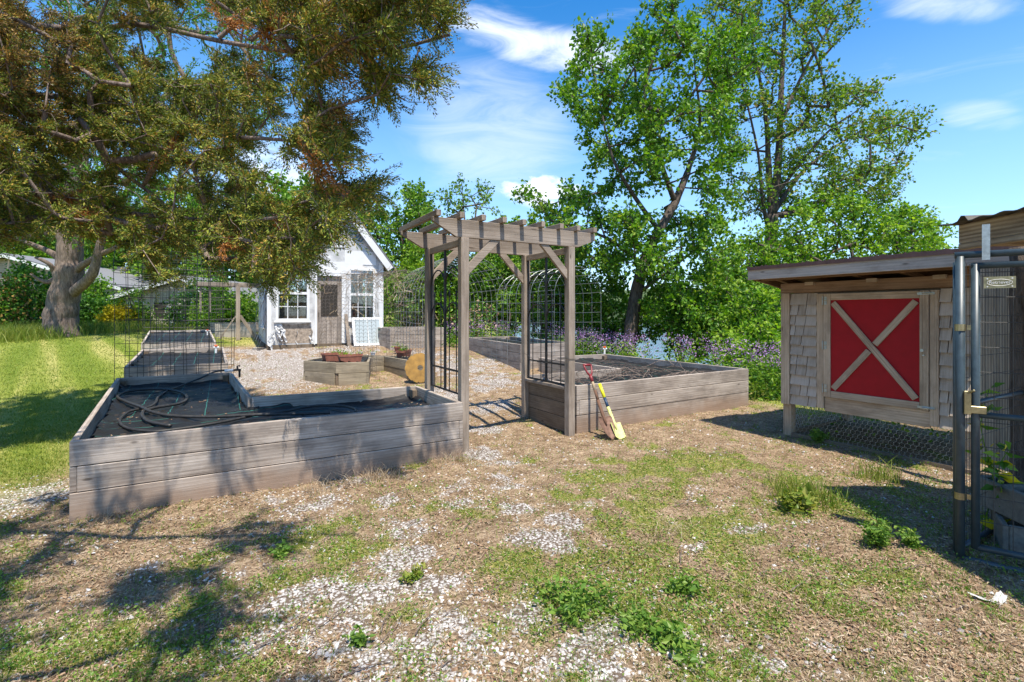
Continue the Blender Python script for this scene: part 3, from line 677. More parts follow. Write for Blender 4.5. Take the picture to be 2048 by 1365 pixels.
o = shingles(xw + .06, xw + dpt - .04, zb, zw - .08, 'shingle_cladding', x=ye1 - .012, side=True)
mb = MB(); mb.box(xw - .040, yA, zb - .02, xw + .02, ye1, zw); mb.build('corner_board', M['coop'], t, bevel=.003)
mb = MB(); mb.box(xw - .02, ye0, zb - .02, xw + .02, ye0 + .05, zw); mb.build('corner_board', M['coop'], t, bevel=.003)
mb = MB(); mb.box(xw - .034, yC, zb, xw + .02, yB_, zw - .02); mb.build('door_jamb', M['coop'], t, bevel=.003)
mb = MB(); mb.box(xw - .034, yE, zb - .01, xw + .02, yD, zw - .02); mb.build('door_jamb', M['coop'], t, bevel=.003)
mb = MB(); mb.box(xw - .014, yD + .002, zb - .03, xw + .02, yC - .002, zb + .135); mb.build('sill_board', M['coop'], t, bevel=.003)
mb = MB(); mb.box(xw - .03, ye0, zw + .002, xw + .03, ye1 + .01, zw + .12); mb.build('header_board', M['brown_wood'], t, bevel=.003)
door = MB(); zd0, zd1 = zb + .14, zw - .022; y0, y1 = yD + .004, yC - .004; fw = .075
door.box(xw - .045, y0, zd0, xw - .022, y0 + fw, zd1); door.box(xw - .045, y1 - fw, zd0, xw - .022, y1, zd1)
door.box(xw - .044, y0 + fw + .001, zd1 - fw, xw - .023, y1 - fw - .001, zd1); door.box(xw - .044, y0 + fw + .001, zd0, xw - .023, y1 - fw - .001, zd0 + fw)
door = door.build('door', M['coop'], t, bevel=.003)
mb = MB(); mb.box(xw - .030, y0 + fw - .002, zd0 + fw - .002, xw - .024, y1 - fw + .002, zd1 - fw + .002); mb.build('red_panel', M['red'], door)
ya, yb = y0 + fw, y1 - fw; za, zc = zd0 + fw, zd1 - fw
pa, pb = Vector((xw - .042, yb - .03, zc - .03)), Vector((xw - .042, ya + .03, za + .03))
d = (pb - pa).normalized(); wv = Vector((1, 0, 0)).cross(d) * .062
mb = MB(); mb.board(pa, pb, wv, (.016, 0, 0)); mb.build('cross_brace', M['coop'], door, bevel=.002)
pa, pb = Vector((xw - .041, ya + .03, zc - .03)), Vector((xw - .041, yb - .03, za + .03)); mid = (pa + pb) / 2
d = (pb - pa).normalized(); wv = Vector((1, 0, 0)).cross(d) * .062
mb = MB(); mb.board(pa, mid - d * .046, wv, (.014, 0, 0)); mb.board(mid + d * .046, pb, wv, (.014, 0, 0)); mb.build('cross_brace', M['coop'], door, bevel=.002)
for z in (zd1 - .08, (zd0 + zd1) / 2, zd0 + .1):
    mb = MB(); y = y1 + .006
    for s in (-1, 1):
        mb.box(xw - .050 if s < 0 else xw - .021, y + s * .030 - .014, z - .045, xw - .046 if s < 0 else xw - .017, y + s * .030 + .014, z - .005)
        mb.box(xw - .050 if s < 0 else xw - .021, y + s * .030 - .014, z + .005, xw - .046 if s < 0 else xw - .017, y + s * .030 + .014, z + .045)
    mb.tube([(xw - .052, y, z - .05), (xw - .052, y, z + .05)], .007, 6); mb.build('hinge', M['galv'], door)
for z in (zd1 - .03, zd0 + .03):
    mb = MB(); mb.box(xw - .052, y0 - .05, z - .012, xw - .046, y0 + .09, z + .012); mb.tube([(xw - .056, y0 - .04, z), (xw - .056, y0 + .05, z)], .006, 6); mb.build('slide_bolt', M['galv'], door)
mb = MB(); zk2 = (zd0 + zd1) / 2 + .0
mb.tube([(xw - .045, y0 + .045, zk2), (xw - .06, y0 + .045, zk2), (xw - .075, y0 + .045, zk2)], [.006, .006, .016], 8); mb.tube([(xw - .045, y0 + .04, zk2 - .05), (xw - .055, y0 + .04, zk2 - .05)], .009, 8); mb.build('knob', M['galv'], door)
# roof: slopes down to the back
ov = .40; xr0, xr1 = xw - ov, xw + dpt + .3; yr0, yr1 = 1.35, 3.80; zr = 2.075
slope = -0.16
def zroof(x): return zr + slope * (x - xr0)
mb = MB(); N_ = 60
for i in range(N_):
    ya_, yb2 = yr0 + (yr1 - yr0) * i / N_, yr0 + (yr1 - yr0) * (i + 1) / N_
    h0 = .012 * (1 if (i % 6) in (0,) else 0); h1 = .012 * (1 if ((i + 1) % 6) in (0,) else 0)
    mb.quad((xr0 - .03, ya_, zr + .012 + h0), (xr0 - .03, yb2, zr + .012 + h1), (xr1, yb2, zroof(xr1) + .012 + h1), (xr1, ya_, zroof(xr1) + .012 + h0))
    mb.quad((xr0 - .03, yb2, zr + .012 + h1), (xr0 - .03, ya_, zr + .012 + h0), (xr0 - .03, ya_, zr - .03), (xr0 - .03, yb2, zr - .03))
    if i % 6 == 2: mb.tube([(xr0 + .02, ya_, zr + .01), (xr0 + .02, ya_, zr + .028)], .008, 6)
mb.build('roof', M['roof'], t)
mb = MB(); mb.board((xr0, yr0, zr - .085), (xr0, yr1, zr - .085), (0, 0, .125), (.032, 0, 0)); mb.build('fascia', M['fascia'], t, bevel=.003)
mb = MB(); mb.board((xr0 + .02, yr1 - .01, zr - .075), (xr1, yr1 - .01, zroof(xr1) - .075), (0, 0, .11), (0, .03, 0)); mb.build('barge_board', M['brown_wood'], t, bevel=.003)
mb = MB(); mb.quad((xr0 + .02, yr0, zr - .022), (xr0 + .02, yr1 - .03, zr - .022), (xr1, yr1 - .03, zroof(xr1) - .022), (xr1, yr0, zroof(xr1) - .022)); mb.build('soffit_boards', M['brown_wood'], t)
for y in np.linspace(yr0 + .1, yr1 - .17, 6):
    mb = MB(); mb.board((xr0 + .02, y, zr - .062), (xr1 - .05, y, zroof(xr1) - .055), (0, .038, 0), (0, 0, .07)); mb.build('rafter', M['brown_wood'], t)
mb = MB(); mb.board((xw - .18, yr0, zr - .135), (xw - .18, yr1 - .04, zr - .135), (0, 0, .04), (.05, 0, 0)); mb.build('purlin', M['brown_wood'], t)
for y in (yon(1620, xw - .05), yon(1745, xw - .05), yon(1880, xw - .05)):
    mb = MB(); mb.box(xw - .075, y - .05, zw + .085, xw - .032, y + .05, zw + .125); mb.build('bracket', M['coop'], t)
for (x, y) in ((xw + .05, ye1 - .055), (xw + .05, ye0 + .1), (xw + dpt - .08, ye1 - .055), (xw + dpt - .08, ye0 + .1)):
    mb = MB(); mb.box(x - .05, y - .05, -.1, x + .05, y + .05, zb - .002); mb.build('leg', M['coop'], t, bevel=.004)
mb = MB(); mb.box(xw - .02, 1.2, -.04, xw + .02, ye1 - .12, .035); mb.box(xw + .1, ye1 - .045, -.05, xw + dpt, ye1 - .005, .04); mb.build('base_board', M['dark_wood'], t, bevel=.003)
mb = MB(); cz = .028
for (fixed, lo, hi, ax_) in ((xw, 1.2, ye1 - .1, 'y'), (ye1 - .02, xw + .1, xw + dpt, 'x')):
    nr = int((zb - .03) / (cz * 1.5)) + 1
    for r in range(nr):
        z = .035 + r * cz * 1.5; kx = lo; i = 0; off = (r % 2) * cz * .866
        while kx + off < hi:
            u0 = kx + off; u1 = u0 + cz * .866; u2 = u1 + cz * .866
            def q_(u, zz): return (fixed, u, zz) if ax_ == 'y' else (u, fixed, zz)
            for (A, B) in (((u0, z + cz * .25), (u1, z - cz * .25)), ((u1, z - cz * .25), (u2, z + cz * .25)), ((u0, z + cz * .25), (u0, z + cz * 1.25))):
                if B[1] < zb + .02: mb.board(q_(*A), q_(*B), (.0022, 0, 0) if ax_ == 'y' else (0, .0022, 0), (0, .0016, .0016) if ax_ == 'y' else (.0016, 0, .0016))
            kx += cz * 1.732
mb.build('poultry_wire', M['wire_light'], t)
FOOT.append([(xw, ye0), (xw + dpt, ye0), (xw + dpt, ye1), (xw, ye1)])

# ribbed screen wall and rough post beside the coop, inside the kennel
t = thing('slatted_screen', (5.55, 1.2, 0), 'narrow grey vertical slat screen beside the coop behind the kennel gate', 'screen')
mb = MB(); s0, s1 = W(4.25 * (1952 - CX) / F, 4.25), W(3.95 * (2030 - CX) / F, 3.95)
d = (s1 - s0); n = 15
for i in range(n):
    p = s0 + d * (i / (n - 1)); dn = d.normalized(); nn = Vector((-dn.y, dn.x, 0))
    mb.board((p.x, p.y, .22), (p.x, p.y, 1.93), dn * .019, nn * .012)
mb.build('slats', M['slat'], t)
for z in (.5, 1.75):
    mb = MB(); mb.board(s0 + Vector((0, 0, z)) + nn * .03 * 1, s1 + Vector((0, 0, z)) + nn * .03, (0, 0, .06), nn * .03); mb.build('rail', M['brown_wood'], t)
pc = W(3.62 * (2062 - CX) / F, 3.62)
t = thing('rough_post', (pc.x, pc.y, 0), 'dark rough bark covered post standing inside the kennel', 'post')
mb = MB(); mb.tube([(pc.x + .01 * math.sin(k * 2), pc.y, z) for k, z in enumerate(np.linspace(-.1, 2.0, 12))], [.115 + .008 * math.sin(k * 3.1) for k in range(12)], 14); mb.build('trunk', M['bark'], t, smooth=True)

# ------------------------------------------------------------------ kennel: roof header, gate panel
t = thing('kennel_roof', (4.3, .9, 0), 'corrugated roof sheet on a thick grained wooden header above the dark kennel gate', 'roof')
A = W(3.03, 3.5); D_ = Vector((-.545, -.838, 0)); E_ = Vector((.838, -.545, 0))
mb = MB(); mb.board(A + D_ * .08 + E_ * .10 + Vector((0, 0, 2.055)), A + D_ * 2.4 + E_ * .10 + Vector((0, 0, 2.055)), (0, 0, .13), E_ * .04)
mb.board(A + D_ * .08 + E_ * .10 + Vector((0, 0, 1.967)), A + D_ * 2.4 + E_ * .10 + Vector((0, 0, 1.967)), (0, 0, .042), E_ * .045); mb.build('header_beam', M['header'], t, bevel=.003)
mb = MB(); mb.board(A + D_ * .1 + E_ * .13 + Vector((0, 0, 2.04)), A + D_ * .1 + E_ * 1.9 + Vector((0, 0, 2.04)), (0, 0, .14), D_ * .04); mb.build('side_beam', M['header'], t, bevel=.003)
mb = MB(); n = 90; L = 2.5
def cor(u): return 2.128 + .006 * math.sin(u / .076 * math.pi) + (.03 if abs((u + .02) % .46 - .23) < .018 else 0)
for i in range(n):
    u0, u1 = L * i / n, L * (i + 1) / n
    p0, p1 = A + D_ * u0, A + D_ * u1
    mb.quad(p0 - E_ * .0 + Vector((0, 0, cor(u0))), p1 + Vector((0, 0, cor(u1))), p1 + E_ * 2.0 + Vector((0, 0, cor(u1) + .05)), p0 + E_ * 2.0 + Vector((0, 0, cor(u0) + .05)))
    mb.quad(p0 - E_ * .0 + Vector((0, 0, cor(u0) - .006)), p1 + Vector((0, 0, cor(u1) - .006)), p1 + Vector((0, 0, cor(u1))), p0 + Vector((0, 0, cor(u0))))
mb.build('roof_sheet', M['roof2'], t)
g0 = W(2.72, 2.98); g1 = W(2.72 + 1.05 * .80, 2.98 - 1.05 * .60)
gd = (g1 - g0).normalized(); gn = Vector((-gd.y, gd.x, 0))
sp = g0 + gd * .11 - gn * 0.03
mb = MB(); mb.board((sp.x, sp.y, 1.82), (sp.x, sp.y, 2.03), gd * .035, gn * .004); mb.build('metal_strap', M['galv'], t)
t = thing('kennel_gate', (g0.x, g0.y, 0), 'dark green tubular steel kennel gate with wire mesh and brass latch', 'gate')
Z3 = lambda p, z: Vector((p.x, p.y, z))
mb = MB(); mb.tube([Z3(g0, .03), Z3(g0, 1.85)], .0235, 12); mb.tube([Z3(g0 - gd * .025, 1.858), Z3(g1, 1.858)], .020, 12); mb.tube([Z3(g0, .025), Z3(g0 + gd * .12, .02), Z3(g1, .02)], .02, 12)
mb.build('frame', M['steel'], t, smooth=True)
h0 = g0 + gd * .068
mb = MB(); mb.tube([Z3(h0, .10), Z3(h0, 1.80)], .0215, 12); mb.tube([Z3(h0 - gd * .02, 1.79), Z3(g1, 1.79)], .019, 12); mb.tube([Z3(h0, .11), Z3(g1, .11)], .020, 12); mb.tube([Z3(h0, .90), Z3(g1, .90)], .018, 12)
leaf = mb.build('gate_leaf', M['steel'], t, smooth=True)
mb = MB()
for i in range(1, 12):
    p = h0 + gd * (.08 * i); 
    if (p - g1).length > .02: mb.tube([Z3(p, .12), Z3(p, 1.78)], .0022, 5)
for i in range(1, 12): mb.tube([Z3(h0, .12 + i * .148), Z3(g1, .12 + i * .148)], .0022, 5)
mb.build('wire_mesh', M['wire'], leaf)
pl = h0 + gd * .10 - gn * .024
mb = MB(); mb.board(Z3(pl, 1.652), Z3(pl, 1.720), gd * .135, gn * .004); pln = mb.build('name_plate', M['brass'], leaf)
ang = math.atan2(gd.y, gd.x)
txt = text('Retriever', 'lettering', M['pvc'], t, Z3(pl - gn * .004, 1.686), (R(90), 0, ang), .024, .0008)
mb = MB(); ring = [Z3(pl - gn * .004 + gd * (.053 * math.cos(u)), 1.685 + .019 * math.sin(u)) for u in np.linspace(0, 2 * math.pi, 25)]; mb.tube(ring, .0012, 4)
for sx_, sz in ((-1, -1), (1, -1), (-1, 1), (1, 1)): q = pl - gn * .003 + gd * (.052 * sx_); mb.tube([Z3(q, 1.685 + sz * .023), Z3(q - gn * .004, 1.685 + sz * .023)], .004, 6)
mb.build('plate_border', M['pvc'], t)
for z in (1.42, .40):
    mb = MB(); mb.tube([Z3(g0, z - .02), Z3(g0, z + .02)], .027, 12); mb.board(Z3(g0 + gd * .03, z), Z3(g0 + gd * .055, z), (0, 0, .03), gn * .01); mb.build('hinge_clamp', M['brass'], t)
mb = MB(); mb.board(Z3(g0 + gd * .03 - gn * .025, .90), Z3(g0 + gd * .03 - gn * .025, 1.04), gd * .032, gn * .02); mb.board(Z3(g0 + gd * .035 - gn * .025, .93), Z3(g0 + gd * .115 - gn * .02, .93), (0, 0, .045), gn * .008)
mb.tube([Z3(g0 + gd * .03 - gn * .03, 1.03), Z3(g0 + gd * .06 - gn * .05, 1.05)], .008, 8); mb.build('latch', M['brass'], t, bevel=.003)
# side panel of the kennel going back from the corner post
t = thing('kennel_side_panel', (g0.x, g0.y, 0), 'steel tube and wire side panel running back behind the kennel gate', 'fence panel')
k0 = g0 + Vector((.04, .03, 0)); k1 = k0 + Vector((1.25, -.02, 0)); kd = (k1 - k0).normalized()
mb = MB(); mb.tube([Z3(k0, .04), Z3(k0, 1.82)], .018, 10); mb.tube([Z3(k0, .93), Z3(k1, .93)], .016, 10); mb.tube([Z3(k0, .05), Z3(k1, .05)], .016, 10); mb.tube([Z3(k1, .04), Z3(k1, 1.82)], .018, 10)
mb.build('frame', M['steel'], t, smooth=True)
mb = MB()
for i in range(1, 25): mb.tube([Z3(k0 + kd * i * .05, .06), Z3(k0 + kd * i * .05, 1.82)], .0016, 4)
for i in range(1, 14): mb.tube([Z3(k0, .06 + i * .13), Z3(k1, .06 + i * .13)], .0016, 4)
mb.build('wire_mesh', M['wire'], t)
# concrete blocks in the kennel
def block(p, rz, z0, lab):
    t = thing('concrete_block', (p.x, p.y, z0), lab, 'concrete block', 'concrete blocks inside the kennel')
    mb = MB(); c_, s_ = math.cos(rz), math.sin(rz); u = Vector((c_, s_, 0)); v = Vector((-s_, c_, 0)); b0 = Vector((p.x, p.y, z0 + .1))
    for o_ in (-.085, .085): mb.board(b0 - u * .2 + v * o_, b0 + u * .2 + v * o_, (0, 0, .19), v * .03)
    for o_ in (-.185, 0, .185): mb.board(b0 + u * o_ - v * .07, b0 + u * o_ + v * .07, (0, 0, .19), u * .03)
    mb.build('shell', M['block'], t, bevel=.006)
pb = W(3.15 * (2035 - CX) / F, 3.15)
block(pb, 0.4, 0.0, 'lower grey concrete block lying on soil behind the kennel gate'); block(pb + Vector((.03, .02, 0)), 0.9, .2, 'upper grey concrete block turned across the one beneath it')
# ------------------------------------------------------------------ white garden shed
gx0, gy0, gx1, gy1 = GH; g0z = gz(2.6, 14.7) - .02; ze = 3.05; zap = 5.05
t = thing('garden_shed', ((gx0 + gx1) / 2, (gy0 + gy1) / 2, g0z), 'small white gabled garden shed with peeling house wrap and grid windows', 'shed')
T = .09
wins = [(xon(555, gy0), xon(615, gy0), 1.36, 2.80), (xon(700, gy0), xon(747, gy0), 1.36, 2.80)]
dx0, dx1, dzt = xon(633, gy0), xon(684, gy0), 2.60
xs = [gx0, wins[0][0], wins[0][1], dx0, dx1, wins[1][0], wins[1][1], gx1]
mb = MB()
for i in range(0, 8, 2): mb.box(xs[i], gy0, g0z - .1, xs[i + 1], gy0 + T, ze)
for i, (zlo, zhi) in ((1, wins[0][2:]), (3, (g0z - .1, dzt)), (5, wins[1][2:])):
    if i != 3: mb.box(xs[i] + .001, gy0, g0z - .1, xs[i + 1] - .001, gy0 + T, zlo)
    mb.box(xs[i] + .001, gy0, zhi, xs[i + 1] - .001, gy0 + T, ze)
xm = (gx0 + gx1) / 2
mb.prism([(gx0, gy0, ze + .001), (gx1, gy0, ze + .001), (xm, gy0, zap)], (0, T, 0))
# side and back walls with window openings
for x0 in (gx0, gx1 - T):
    ys = [gy0 + T + .001, gy0 + .55, gy0 + 1.25, gy0 + 1.7, gy0 + 2.4, gy1 - T - .001]
    for i in (0, 2, 4): mb.box(x0, ys[i], g0z - .1, x0 + T, ys[i + 1], ze)
    for i in (1, 3): mb.box(x0, ys[i] + .001, g0z - .1, x0 + T, ys[i + 1] - .001, 1.15); mb.box(x0, ys[i] + .001, 2.7, x0 + T, ys[i + 1] - .001, ze)
mb.box(gx0, gy1 - T, g0z - .1, gx0 + .45, gy1, ze); mb.box(gx1 - .45, gy1 - T, g0z - .1, gx1, gy1, ze); mb.box(xm - .12, gy1 - T, g0z - .1, xm + .12, gy1, ze)
mb.box(gx0 + .451, gy1 - T, g0z - .1, xm - .121, gy1, 2.0); mb.box(xm + .121, gy1 - T, g0z - .1, gx1 - .451, gy1, 2.0); mb.box(gx0 + .451, gy1 - T, 2.75, xm - .121, gy1, ze); mb.box(xm + .121, gy1 - T, 2.75, gx1 - .451, gy1, ze)
mb.prism([(gx0, gy1 - T, ze + .001), (gx1, gy1 - T, ze + .001), (xm, gy1 - T, zap)], (0, T, 0))
mb.build('wall', M['wrap'], t)
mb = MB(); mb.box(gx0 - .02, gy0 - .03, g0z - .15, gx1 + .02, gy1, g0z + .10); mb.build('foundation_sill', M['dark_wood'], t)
# window frames with muntins
def window(x0, x1, z0, z1, y, cols=3, rws=4, glass=True, axis='x', name='window'):
    def B(mb, a0, b0, a1, b1, yy0, yy1):
        if axis == 'x': mb.box(a0, y + yy0, b0, a1, y + yy1, b1)
        else: mb.box(y + yy0, a0, b0, y + yy1, a1, b1)
    mb = MB(); f = .05
    B(mb, x0 - f, z0 - f, x0 + .02, z1 + f, -.045, .02); B(mb, x1 - .02, z0 - f, x1 + f, z1 + f, -.045, .02)
    B(mb, x0 + .021, z1 - .02, x1 - .021, z1 + f, -.045, .02); B(mb, x0 + .021, z0 - f, x1 - .021, z0 + .02, -.045, .02)
    zm = (z0 + z1) / 2; B(mb, x0 + .021, zm - .035, x1 - .021, zm + .035, -.030, .018)
    w = mb.build(name, M['white'], t, bevel=.003)
    mb = MB()
    for hf, (a, b_) in enumerate(((z0 + .02, zm - .035), (zm + .035, z1 - .02))):
        for i in range(1, cols): xx = x0 + (x1 - x0) * i / cols; B(mb, xx - .010, a, xx + .010, b_, -.016, .004)
        zz = (a + b_) / 2
        for i in range(cols):
            B(mb, x0 + .021 + (x1 - x0 - .042) * i / cols + .011, zz - .010, x0 + .021 + (x1 - x0 - .042) * (i + 1) / cols - .011, zz + .010, -.016, .004)
    mb.build('muntins', M['white'], w)
    mb = MB(); B(mb, x0 + .015, z0 + .015, x1 - .015, z1 - .015, .006, .010); mb.build('pane', M['glass'], w)
    mb = MB(); B(mb, x0 - .09, z0 - .085, x1 + .09, z0 - .052, -.075, .0); mb.build('sill', M['white'], w, bevel=.003)
for w_ in wins: window(*w_, gy0)
window(gy0 + .58, gy0 + 1.22, 1.18, 2.68, gx0, cols=2, axis='y', name='side_window'); window(gy0 + 1.73, gy0 + 2.37, 1.18, 2.68, gx0, cols=2, axis='y', name='side_window')
# corner boards, rake boards, door casing
mb = MB(); mb.box(gx0 - .02, gy0 - .024, g0z + .11, gx0 + .09, gy0 - .002, ze); mb.build('corner_board', M['white'], t, bevel=.003)
mb = MB(); mb.box(gx1 - .11, gy0 - .024, g0z + .11, gx1 + .02, gy0 - .002, ze); mb.build('corner_board', M['white'], t, bevel=.003)
for s in (-1, 1):
    e = Vector((xm + s * ((gx1 - gx0) / 2 + .20), gy0 - .16, ze - .20)); a = Vector((xm, gy0 - .16, zap + .06)); d = (a - e).normalized(); nn = Vector((0, 1, 0)).cross(d) * s
    mb = MB(); mb.board(e, a - d * .02, nn * .19, (0, .025, 0)); mb.build('rake_board', M['white'], t, bevel=.003)
    up = nn if nn.z > 0 else -nn
    mb = MB(); mb.board(e + up * .12 + Vector((0, (gy1 - gy0) / 2 + .16, 0)) - d * .05, a + up * .12 + Vector((0, (gy1 - gy0) / 2 + .16, 0)) - d * .0, (0, gy1 - gy0 + .36, 0), up * .035); mb.build('roof', M['shingle_roof'], t)
mb = MB(); mb.box(dx0 - .055, gy0 - .03, g0z + .05, dx0 + .012, gy0 - .002, dzt + .06); mb.box(dx1 - .012, gy0 - .03, g0z + .05, dx1 + .10, gy0 - .002, dzt + .06); mb.box(dx0 + .013, gy0 - .03, dzt - .01, dx1 - .013, gy0 - .002, dzt + .06); mb.build('door_frame', M['white'], t, bevel=.003)
d_ = MB(); 
for i in range(5): w = (dx1 - dx0) / 5; d_.box(dx0 + i * w + .003, gy0 + .03, g0z + .08, dx0 + (i + 1) * w - .001, gy0 + .06, dzt - .02)
dr = d_.build('door', M['bed'], t)
mb = MB(); mb.box(dx0 + .12, gy0 + .018, 1.45, dx1 - .12, gy0 + .028, 2.35); mb.build('door_glass', M['dark_room'], dr)
mb = MB(); mb.tube([(dx0 + .06, gy0 + .02, 1.55), (dx0 + .06, gy0 - .015, 1.55), (dx0 + .06, gy0 - .015, 1.42), (dx0 + .06, gy0 + .02, 1.42)], .008, 6); mb.build('handle', M['iron'], dr)
# wrap seams, bare sheathing under left window, gable trim, torn plastic
mb = MB(); pts = [(wins[0][0] - .02 + .92 * u, gy0 - .004, z) for u, z in ((0.08, .70), (.0, .95), (.1, 1.24), (.45, 1.22), (.9, 1.25), (1.0, 1.0), (.93, .70))]
mb.prism(pts, (0, .003, 0)); mb.build('bare_sheathing', M['osb'], t)
mb = MB(); mb.box(xm - .75, gy0 - .02, 3.42, xm + .45, gy0 - .003, 3.47); mb.box(xm + .3, gy0 - .02, 3.46, xm + .33, gy0 - .003, 4.1); mb.box(xm + .45, gy0 - .012, 2.96, xm + 1.35, gy0 - .003, 3.35); mb.box(dx0 - .05, gy0 - .014, 2.68, dx1 + .6, gy0 - .003, 3.0); mb.build('wrap_patch', M['white'], t)
M['wrap_ink'] = plain('faded blue print', (0.07, 0.16, 0.22), 0.7, var=.3)
text('Nu', 'printed_lettering', M['wrap_ink'], t, (xon(716, gy0 - .02), gy0 - .02, 3.78), (R(90), R(38), 0), .30, .0008)
mb = MB()
for i in range(13):
    x = random.choice([random.uniform(wins[0][0] - .25, wins[0][1] + .35), random.uniform(gx0 - .1, gx0 + .3)]); z = random.uniform(g0z + .35, 1.3) if (i < 24 or x > gx0 + .12) else random.uniform(1, 2.2)
    y = gy0 - random.uniform(.02, .06); p = [Vector((x, y, z))]
    for k in range(5): p.append(p[-1] + Vector((random.uniform(-.05, .07), random.uniform(-.03, .015), -random.uniform(.03, .12))))
    wd = random.uniform(.01, .055)
    for k in range(5):
        s = Vector((wd * (1 - k * .12), random.uniform(-.03, .03), .02)); s2 = Vector((wd * (1 - (k + 1) * .12), random.uniform(-.03, .03), .02)); mb.quad(p[k] - s, p[k] + s, p[k + 1] + s2, p[k + 1] - s2)
mb.build('torn_wrap', M['wrap'], t)
mb = MB()
for i in range(8):
    y = gy0 + random.uniform(0, 1.0); x = gx0 - .02; p = [Vector((x, y, random.uniform(1.2, 2.2)))]
    for k in range(6): p.append(p[-1] + Vector((-random.uniform(0, .10), random.uniform(-.08, .08), -random.uniform(.1, .22))))
    for k in range(6): s = Vector((.01, random.uniform(.05, .12), .0)); mb.quad(p[k] - s, p[k] + s, p[k + 1] + s, p[k + 1] - s)
mb.build('hanging_wrap', M['wrap'], t)
# interior studs and shelf
mb = MB()
for x in (wins[0][1] - .14, wins[1][0] + .22, xm): mb.box(x, gy0 + .5, g0z, x + .08, gy0 + .58, ze)
mb.box(gx0 + T, gy0 + .45, 2.72, gx1 - T, gy0 + .6, 2.84); mb.box(gx0 + T, gy0 + .15, 1.28, dx0 - .1, gy0 + .6, 1.32); mb.box(wins[1][0] - .1, gy0 + .15, 1.28, gx1 - T, gy0 + .6, 1.32)
mb.build('interior_framing', M['brown_wood'], t)
FOOT_SHED = t
# leaning sashes beside the door
lx0, lx1 = xon(706, gy0 - .4), xon(766, gy0 - .4); gl = gz(lx0, gy0 - .5)
t = thing('window_sash', ((lx0 + lx1) / 2, gy0 - .45, gl), 'white framed salvaged window sash leaning against the shed wall', 'window sash')
b0 = Vector((lx0, gy0 - .52, gl + .02)); b1 = Vector((lx1, gy0 - .52, gl + .02)); up = Vector((0, .33, .86)).normalized(); hgt = .86; dn = (b1 - b0).normalized(); nn = dn.cross(up)
mb = MB()
mb.board(b0 + dn * .035, b0 + dn * .035 + up * hgt, dn * .07, nn * .035); mb.board(b1 - dn * .035, b1 - dn * .035 + up * hgt, dn * .07, nn * .035)
mb.board(b0 + dn * .071 + up * .035, b1 - dn * .071 + up * .035, up * .07, nn * .035); mb.board(b0 + dn * .071 + up * (hgt - .035), b1 - dn * .071 + up * (hgt - .035), up * .07, nn * .035)
mb.board((b0 + b1) / 2 + up * .071, (b0 + b1) / 2 + up * (hgt - .071), dn * .018, nn * .02); mb.build('frame', M['white'], t, bevel=.003)
mb = MB(); mb.board((b0 + b1) / 2 + up * .06, (b0 + b1) / 2 + up * (hgt - .06), dn * ((b1 - b0).length - .12), nn * .005)
mm, nt, b, _ = new_mat('dusty glass'); setc(nt, b, (0.36, 0.41, 0.42), 0.2, spec=0.6); mb.build('pane', mm, t)
t = thing('wooden_plank', (lx0 - .12, gy0 - .3, gl), 'short brown plank leaning on the shed beside the white sash', 'plank')
mb = MB(); mb.board((lx0 - .11, gy0 - .42, gl - .02), (lx0 - .13, gy0 - .09, gl + .93), (.085, 0, 0), (0, .03, 0)); mb.build('board', M['post'], t)

# ------------------------------------------------------------------ wire arches
def arch(name, a0, a1, b0, b1, zbase, height, nh, nv, r, mat, label, cat='wire arch', group='wire mesh garden arches', ex=1.0, jag=0.0, zig=False):
    a0, a1, b0, b1 = [Vector((p[0], p[1], 0)) for p in (a0, a1, b0, b1)]
    c = (a0 + a1 + b0 + b1) / 4
    t = thing(name, (c.x, c.y, zbase), label, cat, group)
    half = ((b0 - a0).length + (b1 - a1).length) / 4; zs = zbase + height - half * ex
    prof = [(0, z) for z in np.linspace(zbase, zs, 8)[:-1]] + [((1 - math.cos(u)) / 2, zs + half * ex * math.sin(u)) for u in np.linspace(0, math.pi, 19)] + [(1, z) for z in np.linspace(zs, zbase, 8)[1:]]
    per = [0]
    for k in range(1, len(prof)): per.append(per[-1] + math.hypot((prof[k][0] - prof[k - 1][0]) * 2 * half, prof[k][1] - prof[k - 1][1]))
    def at(v, s):
        k = 1
        while k < len(per) - 1 and per[k] < s: k += 1
        f = (s - per[k - 1]) / (per[k] - per[k - 1]); u = prof[k - 1][0] + (prof[k][0] - prof[k - 1][0]) * f; z = prof[k - 1][1] + (prof[k][1] - prof[k - 1][1]) * f
        A = a0.lerp(a1, v); B = b0.lerp(b1, v); w = .03 * math.sin(v * 5 + s * 2) if jag == 0 else .05 * math.sin(v * 7 + s * 3)
        p = A.lerp(B, u); return Vector((p.x + w * .3, p.y + w * .3, z + w * .4))
    mb = MB()
    for i in range(nh + 1):
        v = i / nh; mb.tube([at(v, s) for s in np.linspace(0, per[-1], 40)], r, 4, cap=False)
    mb.build('hoop_wires', mat, t)
    mb = MB()
    for j in range(nv + 1):
        s = per[-1] * j / nv
        if zig:
            mb.tube([at(v, min(per[-1], max(0, s + (.018 if k % 2 else -.018) + random.uniform(-jag, jag)))) for k, v in enumerate(np.linspace(0, 1, 2 * nh + 1))], r, 3, cap=False)
        else: mb.tube([at(v, s) for v in np.linspace(0, 1, 7)], r, 4, cap=False)
    mb.build('cross_wires', mat, t)
    return t
